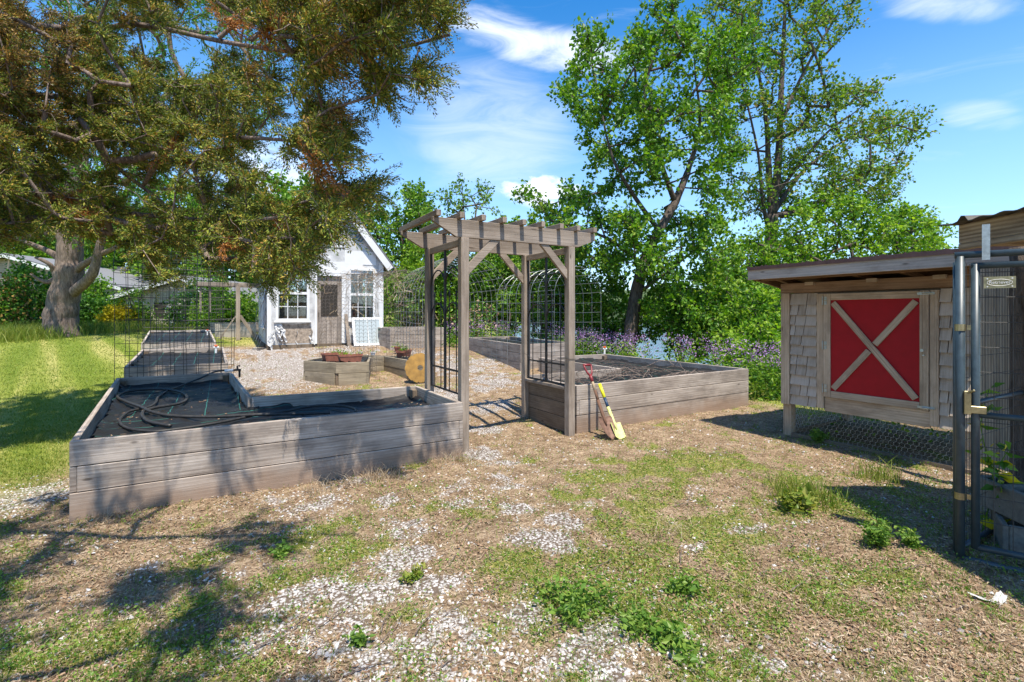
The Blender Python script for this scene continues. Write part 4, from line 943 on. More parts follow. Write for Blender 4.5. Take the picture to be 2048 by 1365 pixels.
# lawn-side arch spanning the walk between the first two beds
arch('wire_arch', (-1.37, 9.12), (0.16, 9.12), (-1.40, 10.33), (0.13, 10.33), .35, 2.3, 9, 30, .0038, M['wire'], 'dark wire panel arch between the L shaped bed and the bed behind it')
arch('wire_arch', (-1.52, 13.66), (0.02, 13.66), (-1.62, 14.34), (-0.10, 14.34), .5, 2.4, 10, 30, .0036, M['wire'], 'dark wire panel arch standing between the second and third lawn side beds')
pa0, pa1 = G(752, 758), G(638, 742)
pb0, pb1 = G(868, 752), G(772, 730)
arch('wire_arch', pa0, pa1, pb0, pb1, gz(pa0.x, pa0.y) - .02, 2.12, 15, 66, .0028, M['rusty_wire'], 'rusty fine mesh arch with dry vines over the keyhole bed in front of the shed', ex=.9, jag=.010, zig=True)
arch('wire_arch', (7.46, 8.65), (7.46, 11.2), (6.15, 8.65), (6.15, 11.2), .15, 2.42, 8, 24, .0038, M['wire_light'], 'pale wire panel arch behind the vine strewn bed at the right of the arbor')
arch('wire_arch', (5.36, 9.3), (5.8, 12.3), (3.6, 9.8), (3.9, 12.6), .30, 2.50, 9, 24, .0038, M['wire_light'], 'pale wire panel arch seen through the opening of the wooden arbor')

# dry vine tangle on the rusty arch and on the spade bed
mb = MB()
for i in range(70):
    u, v = random.random(), random.random()
    x = pa0.lerp(pa1, v).lerp(pb0.lerp(pb1, v), 0.5 - 0.5 * math.cos(u * math.pi)); z = 1.2 + 1.15 * math.sin(u * math.pi) + gz(pa0.x, pa0.y) * .5
    p = [Vector((x.x, x.y, z))]
    for k in range(7): p.append(p[-1] + Vector((random.uniform(-.14, .14), random.uniform(-.14, .14), random.uniform(-.16, .06))))
    mb.tube(p, .004, 3, cap=False)
props(mb.build('dry_vines', M['straw']), 'dry tangled vine stems clinging to the rusty mesh arch', 'vines', kind='stuff')
mb = MB()
for i in range(55):
    x0, y0 = random.uniform(4.5, 6.7), random.uniform(5.1, 6.0)
    if i % 3 == 0: x0, y0 = random.uniform(5.9, 7.2), random.uniform(5.2, 8.0)
    a = random.uniform(0, 6.28); p = [Vector((x0, y0, .50))]
    hh = random.uniform(.02, .16)
    for k in range(9):
        a += random.uniform(-.45, .45); q = p[-1] + Vector((math.cos(a) * .10, math.sin(a) * .06, 0)); q.z = .50 + hh * math.sin(k / 9 * 3.1) + random.uniform(0, .015)
        q.x = min(max(q.x, 3.95), 7.38); q.y = min(max(q.y, 5.06), 8.3 if q.x > 5.8 else 6.02); p.append(q)
    mb.tube(p, .0045, 3, cap=False)
for i in range(8):
    x = 5.05 + .085 * i; mb.tube([(x + .11 * math.cos(u), 5.95 - .35 * (i / 12), .48 + .19 * math.sin(u)) for u in np.linspace(0, 3.14, 9)], .004, 3, cap=False)
props(mb.build('vine_stems', M['bark_cedar']), 'pale dry vine stems and hoops lying over the black fabric of the spade bed', 'vines', kind='stuff')

# ------------------------------------------------------------------ hose, taps
def smooth(pts, n=6):
    out = []; P_ = [pts[0]] + pts + [pts[-1]]
    for i in range(1, len(P_) - 2):
        for k in range(n):
            u = k / n; a, b, c, d = P_[i - 1], P_[i], P_[i + 1], P_[i + 2]
            out.append(0.5 * ((2 * b) + (c - a) * u + (2 * a - 5 * b + 4 * c - d) * u * u + (3 * b - a - 3 * c + d) * u ** 3))
    return out + [pts[-1]]
t = thing('garden_hose', P(320, 830, .5), 'thick black hose looped across the black fabric of the L shaped bed', 'hose')
zf = .462
h1 = [P(458, 741, .60), P(430, 744, .585), P(400, 757, .53), P(360, 773, zf), P(333, 783, zf), P(316, 795, zf), P(311, 806, zf), P(296, 815, zf), P(258, 824, zf), P(239, 842, zf), P(256, 857, zf), P(302, 863, zf), P(345, 860, zf), P(425, 848, zf), P(485, 836, zf), P(520, 829, zf), P(575, 822, zf), P(629, 812, zf + .01), P(680, 812, zf + .01), P(708, 818, zf + .01), P(711, 825, zf)]
h2 = [P(341, 852, zf), P(300, 844, zf), P(285, 832, zf + .01), P(289, 822, zf + .015), P(315, 815, zf + .02), P(360, 807, zf + .01), P(374, 796, zf), P(363, 785, zf), P(323, 779, zf + .015), P(262, 782, zf), P(235, 793, zf), P(250, 803, zf), P(284, 815, zf + .03), P(304, 824, zf + .02), P(345, 832, zf), P(425, 834, zf), P(520, 829.5, zf + .025), P(600, 828, zf + .01), P(660, 826, zf)]
mb = MB(); mb.tube(smooth(h1), .0135, 8); mb.tube(smooth(h2), .0165, 8); mb.build('rubber_hose', M['hose'], t, smooth=True)
v = P(462, 741, .60)
mb = MB(); mb.tube([v + Vector((-.09, 0, -.005)), v + Vector((.03, 0, .0))], .024, 10); mb.build('white_coupling', M['pvc'], t)
mb = MB(); mb.tube([v + Vector((.03, 0, 0)), v + Vector((.14, 0, 0))], .017, 8); mb.tube([v + Vector((.09, 0, 0)), v + Vector((.09, 0, .06)), v + Vector((.13, 0, .065))], .014, 8); mb.tube([v + Vector((.12, 0, 0)), v + Vector((.12, 0, -.12))], .016, 8); mb.build('tap', M['iron'], t)
def spigot(p, lab):
    t = thing('irrigation_tap', tuple(p), lab, 'irrigation tap', 'small orange capped irrigation taps on the beds')
    mb = MB(); mb.tube([p + Vector((0, 0, -.12)), p + Vector((0, 0, .04))], .022, 10); mb.tube([p + Vector((-.05, .0, .02)), p + Vector((.06, 0, .02))], .02, 8); mb.build('body', M['pvc'], t)
    mb = MB(); mb.tube([p + Vector((0, 0, .042)), p + Vector((0, 0, .062))], .032, 12); mb.tube([p + Vector((-.035, 0, .07)), p + Vector((.035, 0, .07))], .011, 6); mb.build('handle', M['orange'], t)
spigot(C(432, 697, 11.3), 'white tap with orange handle on the corner of the second lawn side bed')
spigot(C(1209, 700, 11.2), 'white tap with orange handle at the far corner of the spade bed')
spigot(Vector((5.95, 9.6, .92)), 'white tap with orange handle on the bed seen through the arbor')
spigot(C(415, 664, 14.7), 'white tap with orange handle at the back of the farthest lawn side bed')

# ------------------------------------------------------------------ spades
def spade(base, top, label, blade, grip, shaft, hcol, socket, kind):
    t = thing('spade', tuple(base), label, 'spade')
    base, top = Vector(base), Vector(top); d = (top - base).normalized(); s = Vector((1, 0, 0)) - d * d.x; s.normalize(); n = d.cross(s)
    if n.y > 0: n = -n
    L = (top - base).length; bw = .105 if kind == 'round' else .08; bl = .29 if kind == 'round' else .20
    mb = MB(); rows = 10; cols = 8
    def bp(u, v, off=0):
        if kind == 'round': w = bw * (math.sin(min(1, u * 1.25 + .02) * math.pi / 2) ** .6) * (1 if u < .9 else (1 - (u - .9) * 1.2))
        else: w = bw * (.95 if u > .06 else .6)
        lo = 0 if kind == 'round' else 0
        cv = .030 * (v * v) + .02 * (1 - u) ** 2 * (1 if kind == 'round' else .3)
        return base + d * (u * bl) + s * (w * v) + n * (cv + off)
    for off in (0, .0035):
        for i in range(rows):
            for j in range(cols):
                u0, u1 = i / rows, (i + 1) / rows; v0, v1 = -1 + 2 * j / cols, -1 + 2 * (j + 1) / cols
                mb.quad(bp(u0, v0, off), bp(u0, v1, off), bp(u1, v1, off), bp(u1, v0, off))
    mb.tube([bp(.99, -1), bp(.99, -.3), bp(.99, 0), bp(.99, .3), bp(.99, 1)], .006, 5)
    mb.build('blade', blade, t, smooth=False)
    mb = MB(); mb.tube([base + d * (bl * .62) + n * .012, base + d * bl * .85 + n * .012, base + d * (bl + .03) + n * .006, base + d * (bl + .22)], [.010, .018, .021, .020], 10); mb.build('socket', socket, t, smooth=True)
    hl = L - .17 if grip else L
    q0 = bl + .22; qa = q0 + (hl - q0) * .40
    mb = MB(); mb.tube([base + d * q0, base + d * qa], .0185, 10); mb.build('lower_shaft', hcol, t, smooth=True)
    mb = MB(); mb.tube([base + d * qa, base + d * hl], .0185 if grip else .021, 10); mb.build('shaft', shaft, t, smooth=True)
    if grip:
        mb = MB(); c0 = base + d * hl; mb.tube([c0 - d * .08, c0 + d * .02], [.020, .022], 10)
        mb.tube([c0 + s * .006, c0 + s * .038 + d * .05, c0 + s * .055 + d * .12, c0 + s * .056 + d * .155], .012, 8); mb.tube([c0 - s * .006, c0 - s * .038 + d * .05, c0 - s * .055 + d * .12, c0 - s * .056 + d * .155], .012, 8)
        mb.tube([c0 - s * .062 + d * .155, c0 + s * .062 + d * .155], .0155, 8); mb.build('grip', grip, t, smooth=True)
    return t
spade((4.0, 4.47, -.01), (4.045, 4.965, .86), 'rusty round point spade with wooden shaft and dark red grip leaning on the bed', M['rust'], M['red_grip'], M['ash'], M['brown_handle'], M['brown_handle'], 'round')
spade((4.12, 4.44, -.005), (4.17, 4.865, .605), 'small yellow plastic spade with navy grip, leaning beside the red handled spade', M['pale_yellow'], None, M['yellow'], M['navy'], M['pale_yellow'], 'flat')

# ------------------------------------------------------------------ ochre saw disc leaning on the keyhole bed
pd = G(842, 768); t = thing('saw_disc', tuple(pd), 'large ochre painted toothed steel disc with a centre hole leaning on the keyhole bed', 'saw disc')
cc_ = pd + Vector((0.02, .10, .285)); u_ = Vector((.93, -.36, 0)).normalized(); v_ = Vector((.08, .24, .97)).normalized(); v_ = (v_ - u_ * v_.dot(u_)).normalized(); n_ = u_.cross(v_)
mb = MB(); rad = []
for i in range(120):
    a = 2 * math.pi * i / 120; tooth = (i % 8) / 8; rad.append(.275 + .008 * tooth - (.014 if i % 8 == 0 else 0))
for off in (-.004, .004):
    for i in range(120):
        j = (i + 1) % 120; a, b_ = 2 * math.pi * i / 120, 2 * math.pi * j / 120
        f = lambda r, an: cc_ + u_ * (r * math.cos(an)) + v_ * (r * math.sin(an)) + n_ * off
        mb.quad(f(.05, a), f(.05, b_), f(rad[j], b_), f(rad[i], a))
for i in range(120):
    j = (i + 1) % 120; a, b_ = 2 * math.pi * i / 120, 2 * math.pi * j / 120
    g = lambda r, an, off: cc_ + u_ * (r * math.cos(an)) + v_ * (r * math.sin(an)) + n_ * off
    mb.quad(g(rad[i], a, -.004), g(rad[j], b_, -.004), g(rad[j], b_, .004), g(rad[i], a, .004)); mb.quad(g(.05, a, -.004), g(.05, b_, -.004), g(.05, b_, .004), g(.05, a, .004))
mb.build('disc', M['blade'], t)

# ------------------------------------------------------------------ planters and pots
def leaves_at(c, n, r, size, up=.6):
    c = np.array(c); d = rng.normal(size=(n, 3)); d[:, 2] = np.abs(d[:, 2]) * up; d /= np.linalg.norm(d, axis=1)[:, None] + 1e-9
    pos = c + d * (rng.random((n, 1)) ** .5 * r); return pos, d, np.full(n, size) * rng.uniform(.6, 1.3, n)
def leafquads(pos, dirs, size, wid=.5, fold=.25, jitter=.6):
    """bent diamond leaves: pos (N,3), dirs (N,3) growth direction, size (N,)"""
    N = len(pos); d = dirs + rng.normal(size=(N, 3)) * jitter; d /= np.linalg.norm(d, axis=1)[:, None] + 1e-9
    s = np.cross(d, rng.normal(size=(N, 3))); s /= np.linalg.norm(s, axis=1)[:, None] + 1e-9; n = np.cross(d, s)
    L = size[:, None]; a = pos; b = pos + d * L * .45 + s * L * wid * .5 + n * L * fold * .4; c = pos + d * L; e = pos + d * L * .45 - s * L * wid * .5 + n * L * fold * .4
    return np.stack([a, b, c, e], 1).reshape(-1, 3), np.arange(4 * N).reshape(N, 4)
def trough(p, ang, L, label, fill):
    t = thing('terracotta_trough', tuple(p), label, 'planter', 'terracotta trough planters'); u = Vector((math.cos(ang), math.sin(ang), 0)); v = Vector((-u.y, u.x, 0)); p = Vector(p)
    mb = MB(); w, h = .17, .17
    def ring(s, z): return [p + u * (L / 2 * s) * a + v * (w / 2 * s) * b + Vector((0, 0, z)) for a, b in ((-1, -1), (1, -1), (1, 1), (-1, 1))]
    R0, R1, R2, R3, R4, R5 = ring(.86, 0), ring(1, h - .035), ring(1.06, h - .035), ring(1.06, h), ring(.94, h), ring(.9, .05)
    for A_, B_ in ((R0, R1), (R1, R2), (R2, R3), (R3, R4), (R4, R5)):
        for i in range(4): j = (i + 1) % 4; mb.quad(A_[i], A_[j], B_[j], B_[i])
    mb.quad(*R0[::-1]); mb.build('trough', M['terra'], t)
    mb = MB(); q = ring(.93, h - .03); mb.quad(*q); mb.build('soil', M['soil'], t)
    pos = []; 
    for i in range(5): pos.append(leaves_at(p + u * random.uniform(-L / 2.6, L / 2.6) + Vector((0, 0, h)), fill, .09, .04))
    V, Fq = leafquads(np.concatenate([x[0] for x in pos]), np.concatenate([x[1] for x in pos]), np.concatenate([x[2] for x in pos])); bulk('seedlings', V, Fq, M['leaf_bright'], t)
kz = zk - .05
def on(px, py): q = P(px, py, kz); return (q.x, q.y, kz - .01)
trough(on(668, 722), .25, .44, 'terracotta trough planter with seedlings on the keyhole bed, nearest the shed door', 10)
trough(on(700, 726), .05, .42, 'terracotta trough planter at the front point of the keyhole bed', 12)
trough(on(808, 716), .95, .50, 'terracotta trough planter on the arm of the keyhole bed beside the ochre disc', 22)
def pot(p, r, h, label, mat, n):
    t = thing('plant_pot', tuple(p), label, 'plant pot', 'small plant pots on the keyhole bed'); p = Vector(p)
    mb = MB(); prof = [(r * .7, 0), (r, h * .8), (r * 1.1, h * .8), (r * 1.1, h), (r * .95, h), (r * .9, h * .8)]
    for (ra, za), (rb, zb2) in zip(prof[:-1], prof[1:]):
        for i in range(14):
            a, b_ = 2 * math.pi * i / 14, 2 * math.pi * (i + 1) / 14; mb.quad(p + Vector((ra * math.cos(a), ra * math.sin(a), za)), p + Vector((ra * math.cos(b_), ra * math.sin(b_), za)), p + Vector((rb * math.cos(b_), rb * math.sin(b_), zb2)), p + Vector((rb * math.cos(a), rb * math.sin(a), zb2)))
    mb.build('pot', mat, t, smooth=True); mb = MB(); mb.prism([p + Vector((r * .9 * math.cos(a), r * .9 * math.sin(a), h * .78)) for a in np.linspace(0, 6.28, 12)[:-1]], (0, 0, .01)); mb.build('soil', M['soil'], t)
    a, b_, c_ = leaves_at(p + Vector((0, 0, h * .9)), n, r * 1.5, .05); V, Fq = leafquads(a, b_, c_); bulk('seedling', V, Fq, M['leaf_bright'], t)
pot(on(746, 712), .055, .10, 'small pale plastic pot with a sprout on the back edge of the keyhole bed', M['pvc'], 10)
pot(on(721, 713), .05, .09, 'small grey plastic pot between the sash and the terracotta trough', M['galv'], 8)
pot(on(795, 702), .09, .12, 'round terracotta pot with a leafy green plant behind the right trough', M['terra'], 60)

# crumpled litter
pl_ = G(1975, 1205); t = thing('plastic_scrap', tuple(pl_), 'crumpled pale plastic scrap lying on the dirt in front of the kennel gate', 'litter')
mb = MB(); n = 14
dr_ = (G(2008, 1203) - G(1942, 1203)); c0 = G(1942, 1203)
for i in range(n):
    u0, u1 = i / n, (i + 1) / n
    def q(u, s): w = .028 * (1.15 - abs(u - .45)); p = c0 + dr_ * u; return p + Vector((.35, .93, 0)) * (s * w - .03 * math.sin(u * 3.14)) + Vector((0, 0, .012 + .02 * abs(u - .5) * 2 + .008 * abs(math.sin(u * 9 + s)) + (.012 if s > 0 else 0) * (u > .75)))
    mb.quad(q(u0, -1), q(u1, -1), q(u1, 0), q(u0, 0)); mb.quad(q(u0, 0), q(u1, 0), q(u1, 1), q(u0, 1))
mb.build('sheet', M['litter'], t)

# post with braces and small frame left of the shed
p = C(476, 690, 15.5); bz = gz(p.x, p.y)
t = thing('braced_post', (p.x, p.y, bz), 'grey wooden trellis post with two angled braces left of the shed', 'post')
mb = MB(); mb.board((p.x, p.y, bz - .1), (p.x, p.y, 2.45), (.12, 0, 0), (0, .12, 0)); mb.build('post', M['post'], t, bevel=.004)
for s in (-1, 1): mb = MB(); mb.board((p.x + s * .50, p.y, bz + .05), (p.x + s * .055, p.y, bz + .78), (.08, 0, .05), (0, .05, 0)); mb.build('brace', M['post'], t, bevel=.003)
mb = MB(); mb.board((p.x - 1.1, p.y, 2.42), (p.x + 1.5, p.y, 2.42), (0, 0, .14), (0, .05, 0)); mb.build('crossbeam', M['post'], t, bevel=.003)
for s in (-1.0, -.75): mb = MB(); mb.board((p.x + s, p.y + .06, bz + .9), (p.x + s, p.y + .06, 2.35), (.05, 0, 0), (0, .05, 0)); mb.build('slat', M['post'], t)
# low grey plank wall behind it
q0, q1 = C(430, 690, 16.6), C(512, 690, 16.4)
t = thing('plank_wall', (q0.x, q0.y, bz), 'low grey plank wall behind the braced post', 'plank wall')
mb = MB()
for i in range(2): mb.board((q0.x, q0.y, bz + .10 + i * .27), (q1.x, q1.y, bz + .10 + i * .27), (0, 0, .26), (0, .04, 0))
mb.build('boards', M['fascia'], t)
# dark bin and concrete blocks right of the shed
q = G(778, 690); t = thing('wheelbarrow_tub', tuple(q), 'dark green plastic tub standing beside the shed corner', 'tub')
mb = MB(); prof = [(.20, 0), (.27, .42), (.31, .42), (.31, .47), (.26, .47), (.19, .1)]
for (ra, za), (rb, zb2) in zip(prof[:-1], prof[1:]):
    for i in range(16):
        a, b_ = 2 * math.pi * i / 16, 2 * math.pi * (i + 1) / 16; mb.quad(q + Vector((ra * math.cos(a), ra * math.sin(a), za)), q + Vector((ra * math.cos(b_), ra * math.sin(b_), za)), q + Vector((rb * math.cos(b_), rb * math.sin(b_), zb2)), q + Vector((rb * math.cos(a), rb * math.sin(a), zb2)))
mb.build('tub', M['green_plastic'], t, smooth=True)

# ------------------------------------------------------------------ houses beyond the lawn
def house(pxa, pxb, Z, zwall, zap, depth, label, sid, apex_px, name='house'):
    A = W((pxa - CX) / F * Z, Z); B = W((pxb - CX) / F * Z, Z); u = (B - A).normalized(); v = Vector((-u.y, u.x, 0)); L = (B - A).length; bz = gz(A.x, A.y) - .2
    t = thing(name, ((A.x + B.x) / 2, (A.y + B.y) / 2, bz), label, 'house', 'neighbouring houses beyond the lawn')
    ap = A.lerp(B, (apex_px - pxa) / (pxb - pxa)); mb = MB()
    z = bz; 
    while z < zap - .05:
        z1 = min(z + .13, zap)
        def lim(zz):
            if zz <= zwall: return 0, 1
            f = (zz - zwall) / (zap - zwall); ua = (ap - A).length / L; return ua * f, 1 - (1 - ua) * f
        l, r = lim(z1); pl, pr = A + u * L * l, A + u * L * r; mb.board(pl + Vector((0, 0, (z + z1) / 2)), pr + Vector((0, 0, (z + z1) / 2)), (0, 0, .125), v * .03 + Vector((0, 0, 0)))
        z += .13
    mb.quad(A + v * .03 + Vector((0, 0, bz)), A + v * depth + Vector((0, 0, bz)), A + v * depth + Vector((0, 0, zwall)), A + v * .03 + Vector((0, 0, zwall)))
    mb.quad(B + v * depth + Vector((0, 0, bz)), B + v * .03 + Vector((0, 0, bz)), B + v * .03 + Vector((0, 0, zwall)), B + v * depth + Vector((0, 0, zwall)))
    mb.build('wall', sid, t)
    for s, E in ((-1, A - u * .4), (1, B + u * .4)):
        sl = (zap - zwall) / ((ap - (A if s < 0 else B)).length); ez = zwall - sl * .4
        e = Vector((E.x, E.y, ez)); a = Vector((ap.x, ap.y, zap)); d = (a - e).normalized(); up = Vector((0, 0, 1)) - d * d.z; up.normalize()
        mb = MB(); mb.board(e + up * .10 + v * (depth / 2), a + up * .10 + v * (depth / 2), v * (depth + .8), up * .06); mb.build('roof', M['shingle_roof'], t)
        mb = MB(); mb.board(e - v * .38, a - v * .38, up * .2, v * .04); mb.build('rake_trim', M['white'], t)
    return t, A, B, u, v, bz
house(-260, 238, 27, 3.0, 4.7, 9, 'taupe sided house with a gabled grey roof at the left behind the old tree', M['siding_grey'], 20)
t, A, B, u, v, bz = house(236, 430, 25, 2.35, 3.35, 7, 'beige sided garage with white gable trim behind the yellow shrub', M['siding'], 372)
mb = MB(); q = A + u * .9 - v * .02; mb.board(q + Vector((0, 0, bz + .2)), q + Vector((0, 0, 2.15)), u * .95, v * .02); d_ = mb.build('door', M['white'], t)
mb = MB(); q = A + u * 2.2 - v * .02; mb.board(q + Vector((0, 0, 1.3)), q + Vector((0, 0, 2.1)), u * .7, v * .02); mb.build('window', M['dark_room'], t)
# ------------------------------------------------------------------ trees
def vtubes(p0, p1, r0, r1, n=5):
    """many tapered tubes at once"""
    p0, p1 = np.asarray(p0, float), np.asarray(p1, float); N = len(p0); d = p1 - p0; d /= np.linalg.norm(d, axis=1)[:, None] + 1e-9
    a = np.cross(d, np.where(np.abs(d[:, 2:3]) > .9, [[1., 0, 0]], [[0, 0, 1.]])); a /= np.linalg.norm(a, axis=1)[:, None] + 1e-9; b = np.cross(d, a)
    an = np.linspace(0, 2 * np.pi, n, endpoint=False); ring = a[:, None] * np.cos(an)[None, :, None] + b[:, None] * np.sin(an)[None, :, None]
    A = p0[:, None] + ring * np.asarray(r0)[:, None, None]; B = p1[:, None] + ring * np.asarray(r1)[:, None, None]
    V = np.concatenate([A, B], 1).reshape(-1, 3); q = np.arange(n); w = (q + 1) % n; f = np.stack([q, w, w + n, q + n], -1)
    return V, (np.arange(N)[:, None, None] * 2 * n + f[None]).reshape(-1, 4)
def limbmesh(limbs, seed, mat, t, n=12, name='limb'):
    rg = np.random.default_rng(seed)
    mb = MB()
    for li, (pts, r0, r1) in enumerate(limbs):
        pts = smooth([Vector(p) for p in pts], 5); m = len(pts)
        pts = [p + (Vector(rg.normal(size=3)) * r1 * .05 if 0 < i < m - 1 else Vector((0, 0, 0))) for i, p in enumerate(pts)]
        rr = [(r0 + (r1 - r0) * i / (m - 1)) * (1 + .025 * math.sin(i * 1.3 + li)) for i in range(m)]
        if li == 0 and r0 > .1: rr[0] *= 1.3; rr[1] *= 1.15; rr[2] *= 1.05
        mb.tube(pts, rr, n)
    return mb.build(name, mat, t, smooth=True)
def grow(limbs, blobs, rtwig, seed, rbase=None, sag=0.0, seg=0.45):
    """limbs: polylines [(pts, r0, r1)]; blobs (N,3) are joined, nearest first, to the nearest limb or branch point"""
    rg = np.random.default_rng(seed)
    nodes = []; par = []; rad = []
    for pts, r0, r1 in limbs:
        pts = [np.array(p, float) for p in pts]; tot = sum(np.linalg.norm(pts[i + 1] - pts[i]) for i in range(len(pts) - 1)); acc = 0
        if nodes: dd = np.linalg.norm(np.array(nodes) - pts[0], axis=1); prev = int(dd.argmin())
        else: prev = -1
        for i in range(len(pts) - 1):
            L = np.linalg.norm(pts[i + 1] - pts[i]); m = max(1, int(L / seg))
            for q in range(m + (1 if i == len(pts) - 2 else 0)):
                p = pts[i] + (pts[i + 1] - pts[i]) * q / m + (rg.normal(size=3) * .03 * min(1, L) if q else 0); nodes.append(p); par.append(prev); rad.append(r0 + (r1 - r0) * min(1, (acc + L * q / m) / tot)); prev = len(nodes) - 1
            acc += L
    nl = len(nodes); root = nodes[0]; cnt = np.zeros(nl)
    order = np.argsort(np.linalg.norm(blobs - np.array(nodes[nl // 2]), axis=1)); ends = []
    start = np.array([0.0] * nl)
    for bi in order:
        b = blobs[bi]; A = np.array(nodes); dd = np.linalg.norm(A - b, axis=1) + np.maximum(A[:, 2] - b[2], 0) * .5
        j = int(dd.argmin()); p = A[j]; L = np.linalg.norm(b - p); m = max(1, int(L / seg)); prev = j; off = rg.normal(size=3) * .10 * L
        for q in range(1, m + 1):
            f = q / m; c = p + (b - p) * f + off * math.sin(f * math.pi) + np.array([0, 0, -sag * L * math.sin(f * math.pi)]); nodes.append(c); par.append(prev); rad.append(0); prev = len(nodes) - 1
        ends.append(prev)
    n = len(nodes); w = np.zeros(n)
    for e in ends: w[e] += 1
    for i in range(n - 1, nl - 1, -1):
        if par[i] >= 0: w[par[i]] += w[i]
    rr = np.array([rad[i] if i < nl else rtwig * max(1, w[i]) ** .48 for i in range(n)])
    nd_ = np.array(nodes); pr = np.array(par); i = np.arange(nl, n)
    r0 = np.minimum(rr[pr[i]], rr[i] * 1.25)
    return nd_[pr[i]], nd_[i], r0, rr[i], nd_, pr
def twigs(blobs, per, length, out, rg, up=.25, center=None):
    N = len(blobs); B = np.repeat(blobs, per, 0); d = rg.normal(size=(N * per, 3))
    if center is not None: o = B - center; o /= np.linalg.norm(o, axis=1)[:, None] + 1e-9; d = d * .8 + o * out
    d[:, 2] += up; d /= np.linalg.norm(d, axis=1)[:, None]; L = length * rg.uniform(.55, 1.25, (N * per, 1)); return B, B + d * L, d
def poly_blobs(outline, n, rg, Zf, minr, clump=0):
    """random crown points inside an outline traced at the tree's own distance"""
    xs = [p[0] for p in outline]; ys = [p[1] for p in outline]; out = []; k = 0
    while len(out) < n and k < n * 60:
        k += 1; px, py = rg.uniform(min(xs), max(xs)), rg.uniform(min(ys), max(ys))
        if not in_poly(np.array([px]), np.array([py]), outline)[0]: continue
        if clump and fbm(px, py + 40 * rg.uniform(-1, 1), 1 / 90, 2, 7) < clump: continue
        Z = Zf(px, py, rg); p = np.array(C(px, py, Z))
        if out and np.min(np.linalg.norm(np.array(out) - p, axis=1)) < minr * (0.6 + .4 * (k % 7) / 6): continue
        out.append(p)
    return np.array(out)
def tree(name, label, limbs, blobs, lm, bark, per=7, tl=.5, leaves=14, ls=.11, rtw=.012, seed=1, group=None, cat='tree', wid=.75, up=.25, sag=0, fold=.35, nside=8, out=.5, mix=None, spread=.07):
    rg = np.random.default_rng(seed); base = np.array(limbs[0][0][0]); t = thing(name, tuple(base), label, cat, group)
    p0, p1, r0, r1, nodes, pr = grow(limbs, blobs, rtw, seed, sag=sag); c = blobs.mean(0)
    a, b, d = twigs(blobs, per, tl, out, rg, up, c)
    V1, F1 = vtubes(p0, p1, r0, r1, nside); V2, F2 = vtubes(a, b, np.full(len(a), rtw * .6), np.full(len(a), rtw * .25), 3)
    limbmesh(limbs, seed, bark, t, 14 if limbs[0][1] > .1 else 7, 'trunk'); bulk('branches', np.concatenate([V1, V2]), np.concatenate([F1, np.concatenate([F2, ]) + len(V1)]), bark, t, smooth=True)
    u = rg.random((len(a), leaves, 1)) ** .7; pos = a[:, None] + (b - a)[:, None] * u + rg.normal(size=(len(a), leaves, 3)) * spread
    dd = np.repeat(d[:, None], leaves, 1) * .5 + rg.normal(size=pos.shape) * .6; dd[..., 2] -= .25
    pos = pos.reshape(-1, 3); dd = dd.reshape(-1, 3); V, Fq = leafquads(pos, dd, ls * rg.uniform(.55, 1.25, len(pos)), wid, fold, .3)
    if mix is None: bulk('crown', V, Fq, lm, t)
    else:
        sel = rg.random(len(Fq)) < mix[1]; V4 = V.reshape(-1, 4, 3)
        for nm, s_, mt in (('crown', ~sel, lm), ('reddish_leaves', sel, mix[0])):
            vv = V4[s_].reshape(-1, 3); bulk(nm, vv, np.arange(len(vv)).reshape(-1, 4), mt, t)
    return t
def zrand(z0, dz): return lambda px, py, rg: z0 + rg.uniform(-dz, dz)

# central maple
ml = [(1255,700),(1270,600),(1288,520),(1310,470),(1345,415),(1385,340)]
o1 = [(1130,180),(1160,175),(1175,60),(1200,30),(1215,60),(1220,110),(1255,110),(1262,45),(1300,40),(1318,-60),(1350,-60),(1352,30),(1400,60),(1440,40),(1500,60),(1510,120),(1470,190),(1470,300),(1480,400),(1440,440),(1470,480),(1430,520),(1360,500),(1320,560),(1240,550),(1190,520),(1120,540),(1080,470),(1050,395),(1060,370),(1110,385),(1165,385),(1160,330),(1180,320),(1200,290),(1130,275),(1135,255),(1180,235),(1140,205)]
rg = np.random.default_rng(5); b1 = poly_blobs(o1, 200, rg, lambda px, py, g: 13.5 + g.uniform(-1.8, 1.8), .45)
l1 = [([C(1253, 728, 13.5), C(1262, 660, 13.5), C(1272, 590, 13.5), C(1290, 520, 13.5), C(1318, 462, 13.6), C(1350, 405, 13.8), C(1375, 345, 14.2)], .21, .09),
      ([C(1375, 345, 14.2), C(1400, 250, 14.4), C(1390, 150, 14.2)], .08, .02), ([C(1350, 405, 13.8), C(1310, 290, 13.2), C(1290, 180, 13), C(1330, 60, 13)], .08, .02),
      ([C(1318, 462, 13.6), C(1260, 380, 13), C(1220, 300, 12.8), C(1190, 150, 12.8)], .07, .015), ([C(1272, 590, 13.5), C(1320, 555, 13), C(1390, 500, 12.6)], .06, .02), ([C(1285, 530, 13.5), C(1210, 475, 13), C(1100, 440, 13)], .06, .02)]
tree('maple_tree', 'leafy green maple with a dark leaning trunk just right of the arbor', l1, b1, M['leaf_maple'], M['bark'], per=9, tl=.50, leaves=15, ls=.125, seed=3, group='maples on the lake bank')
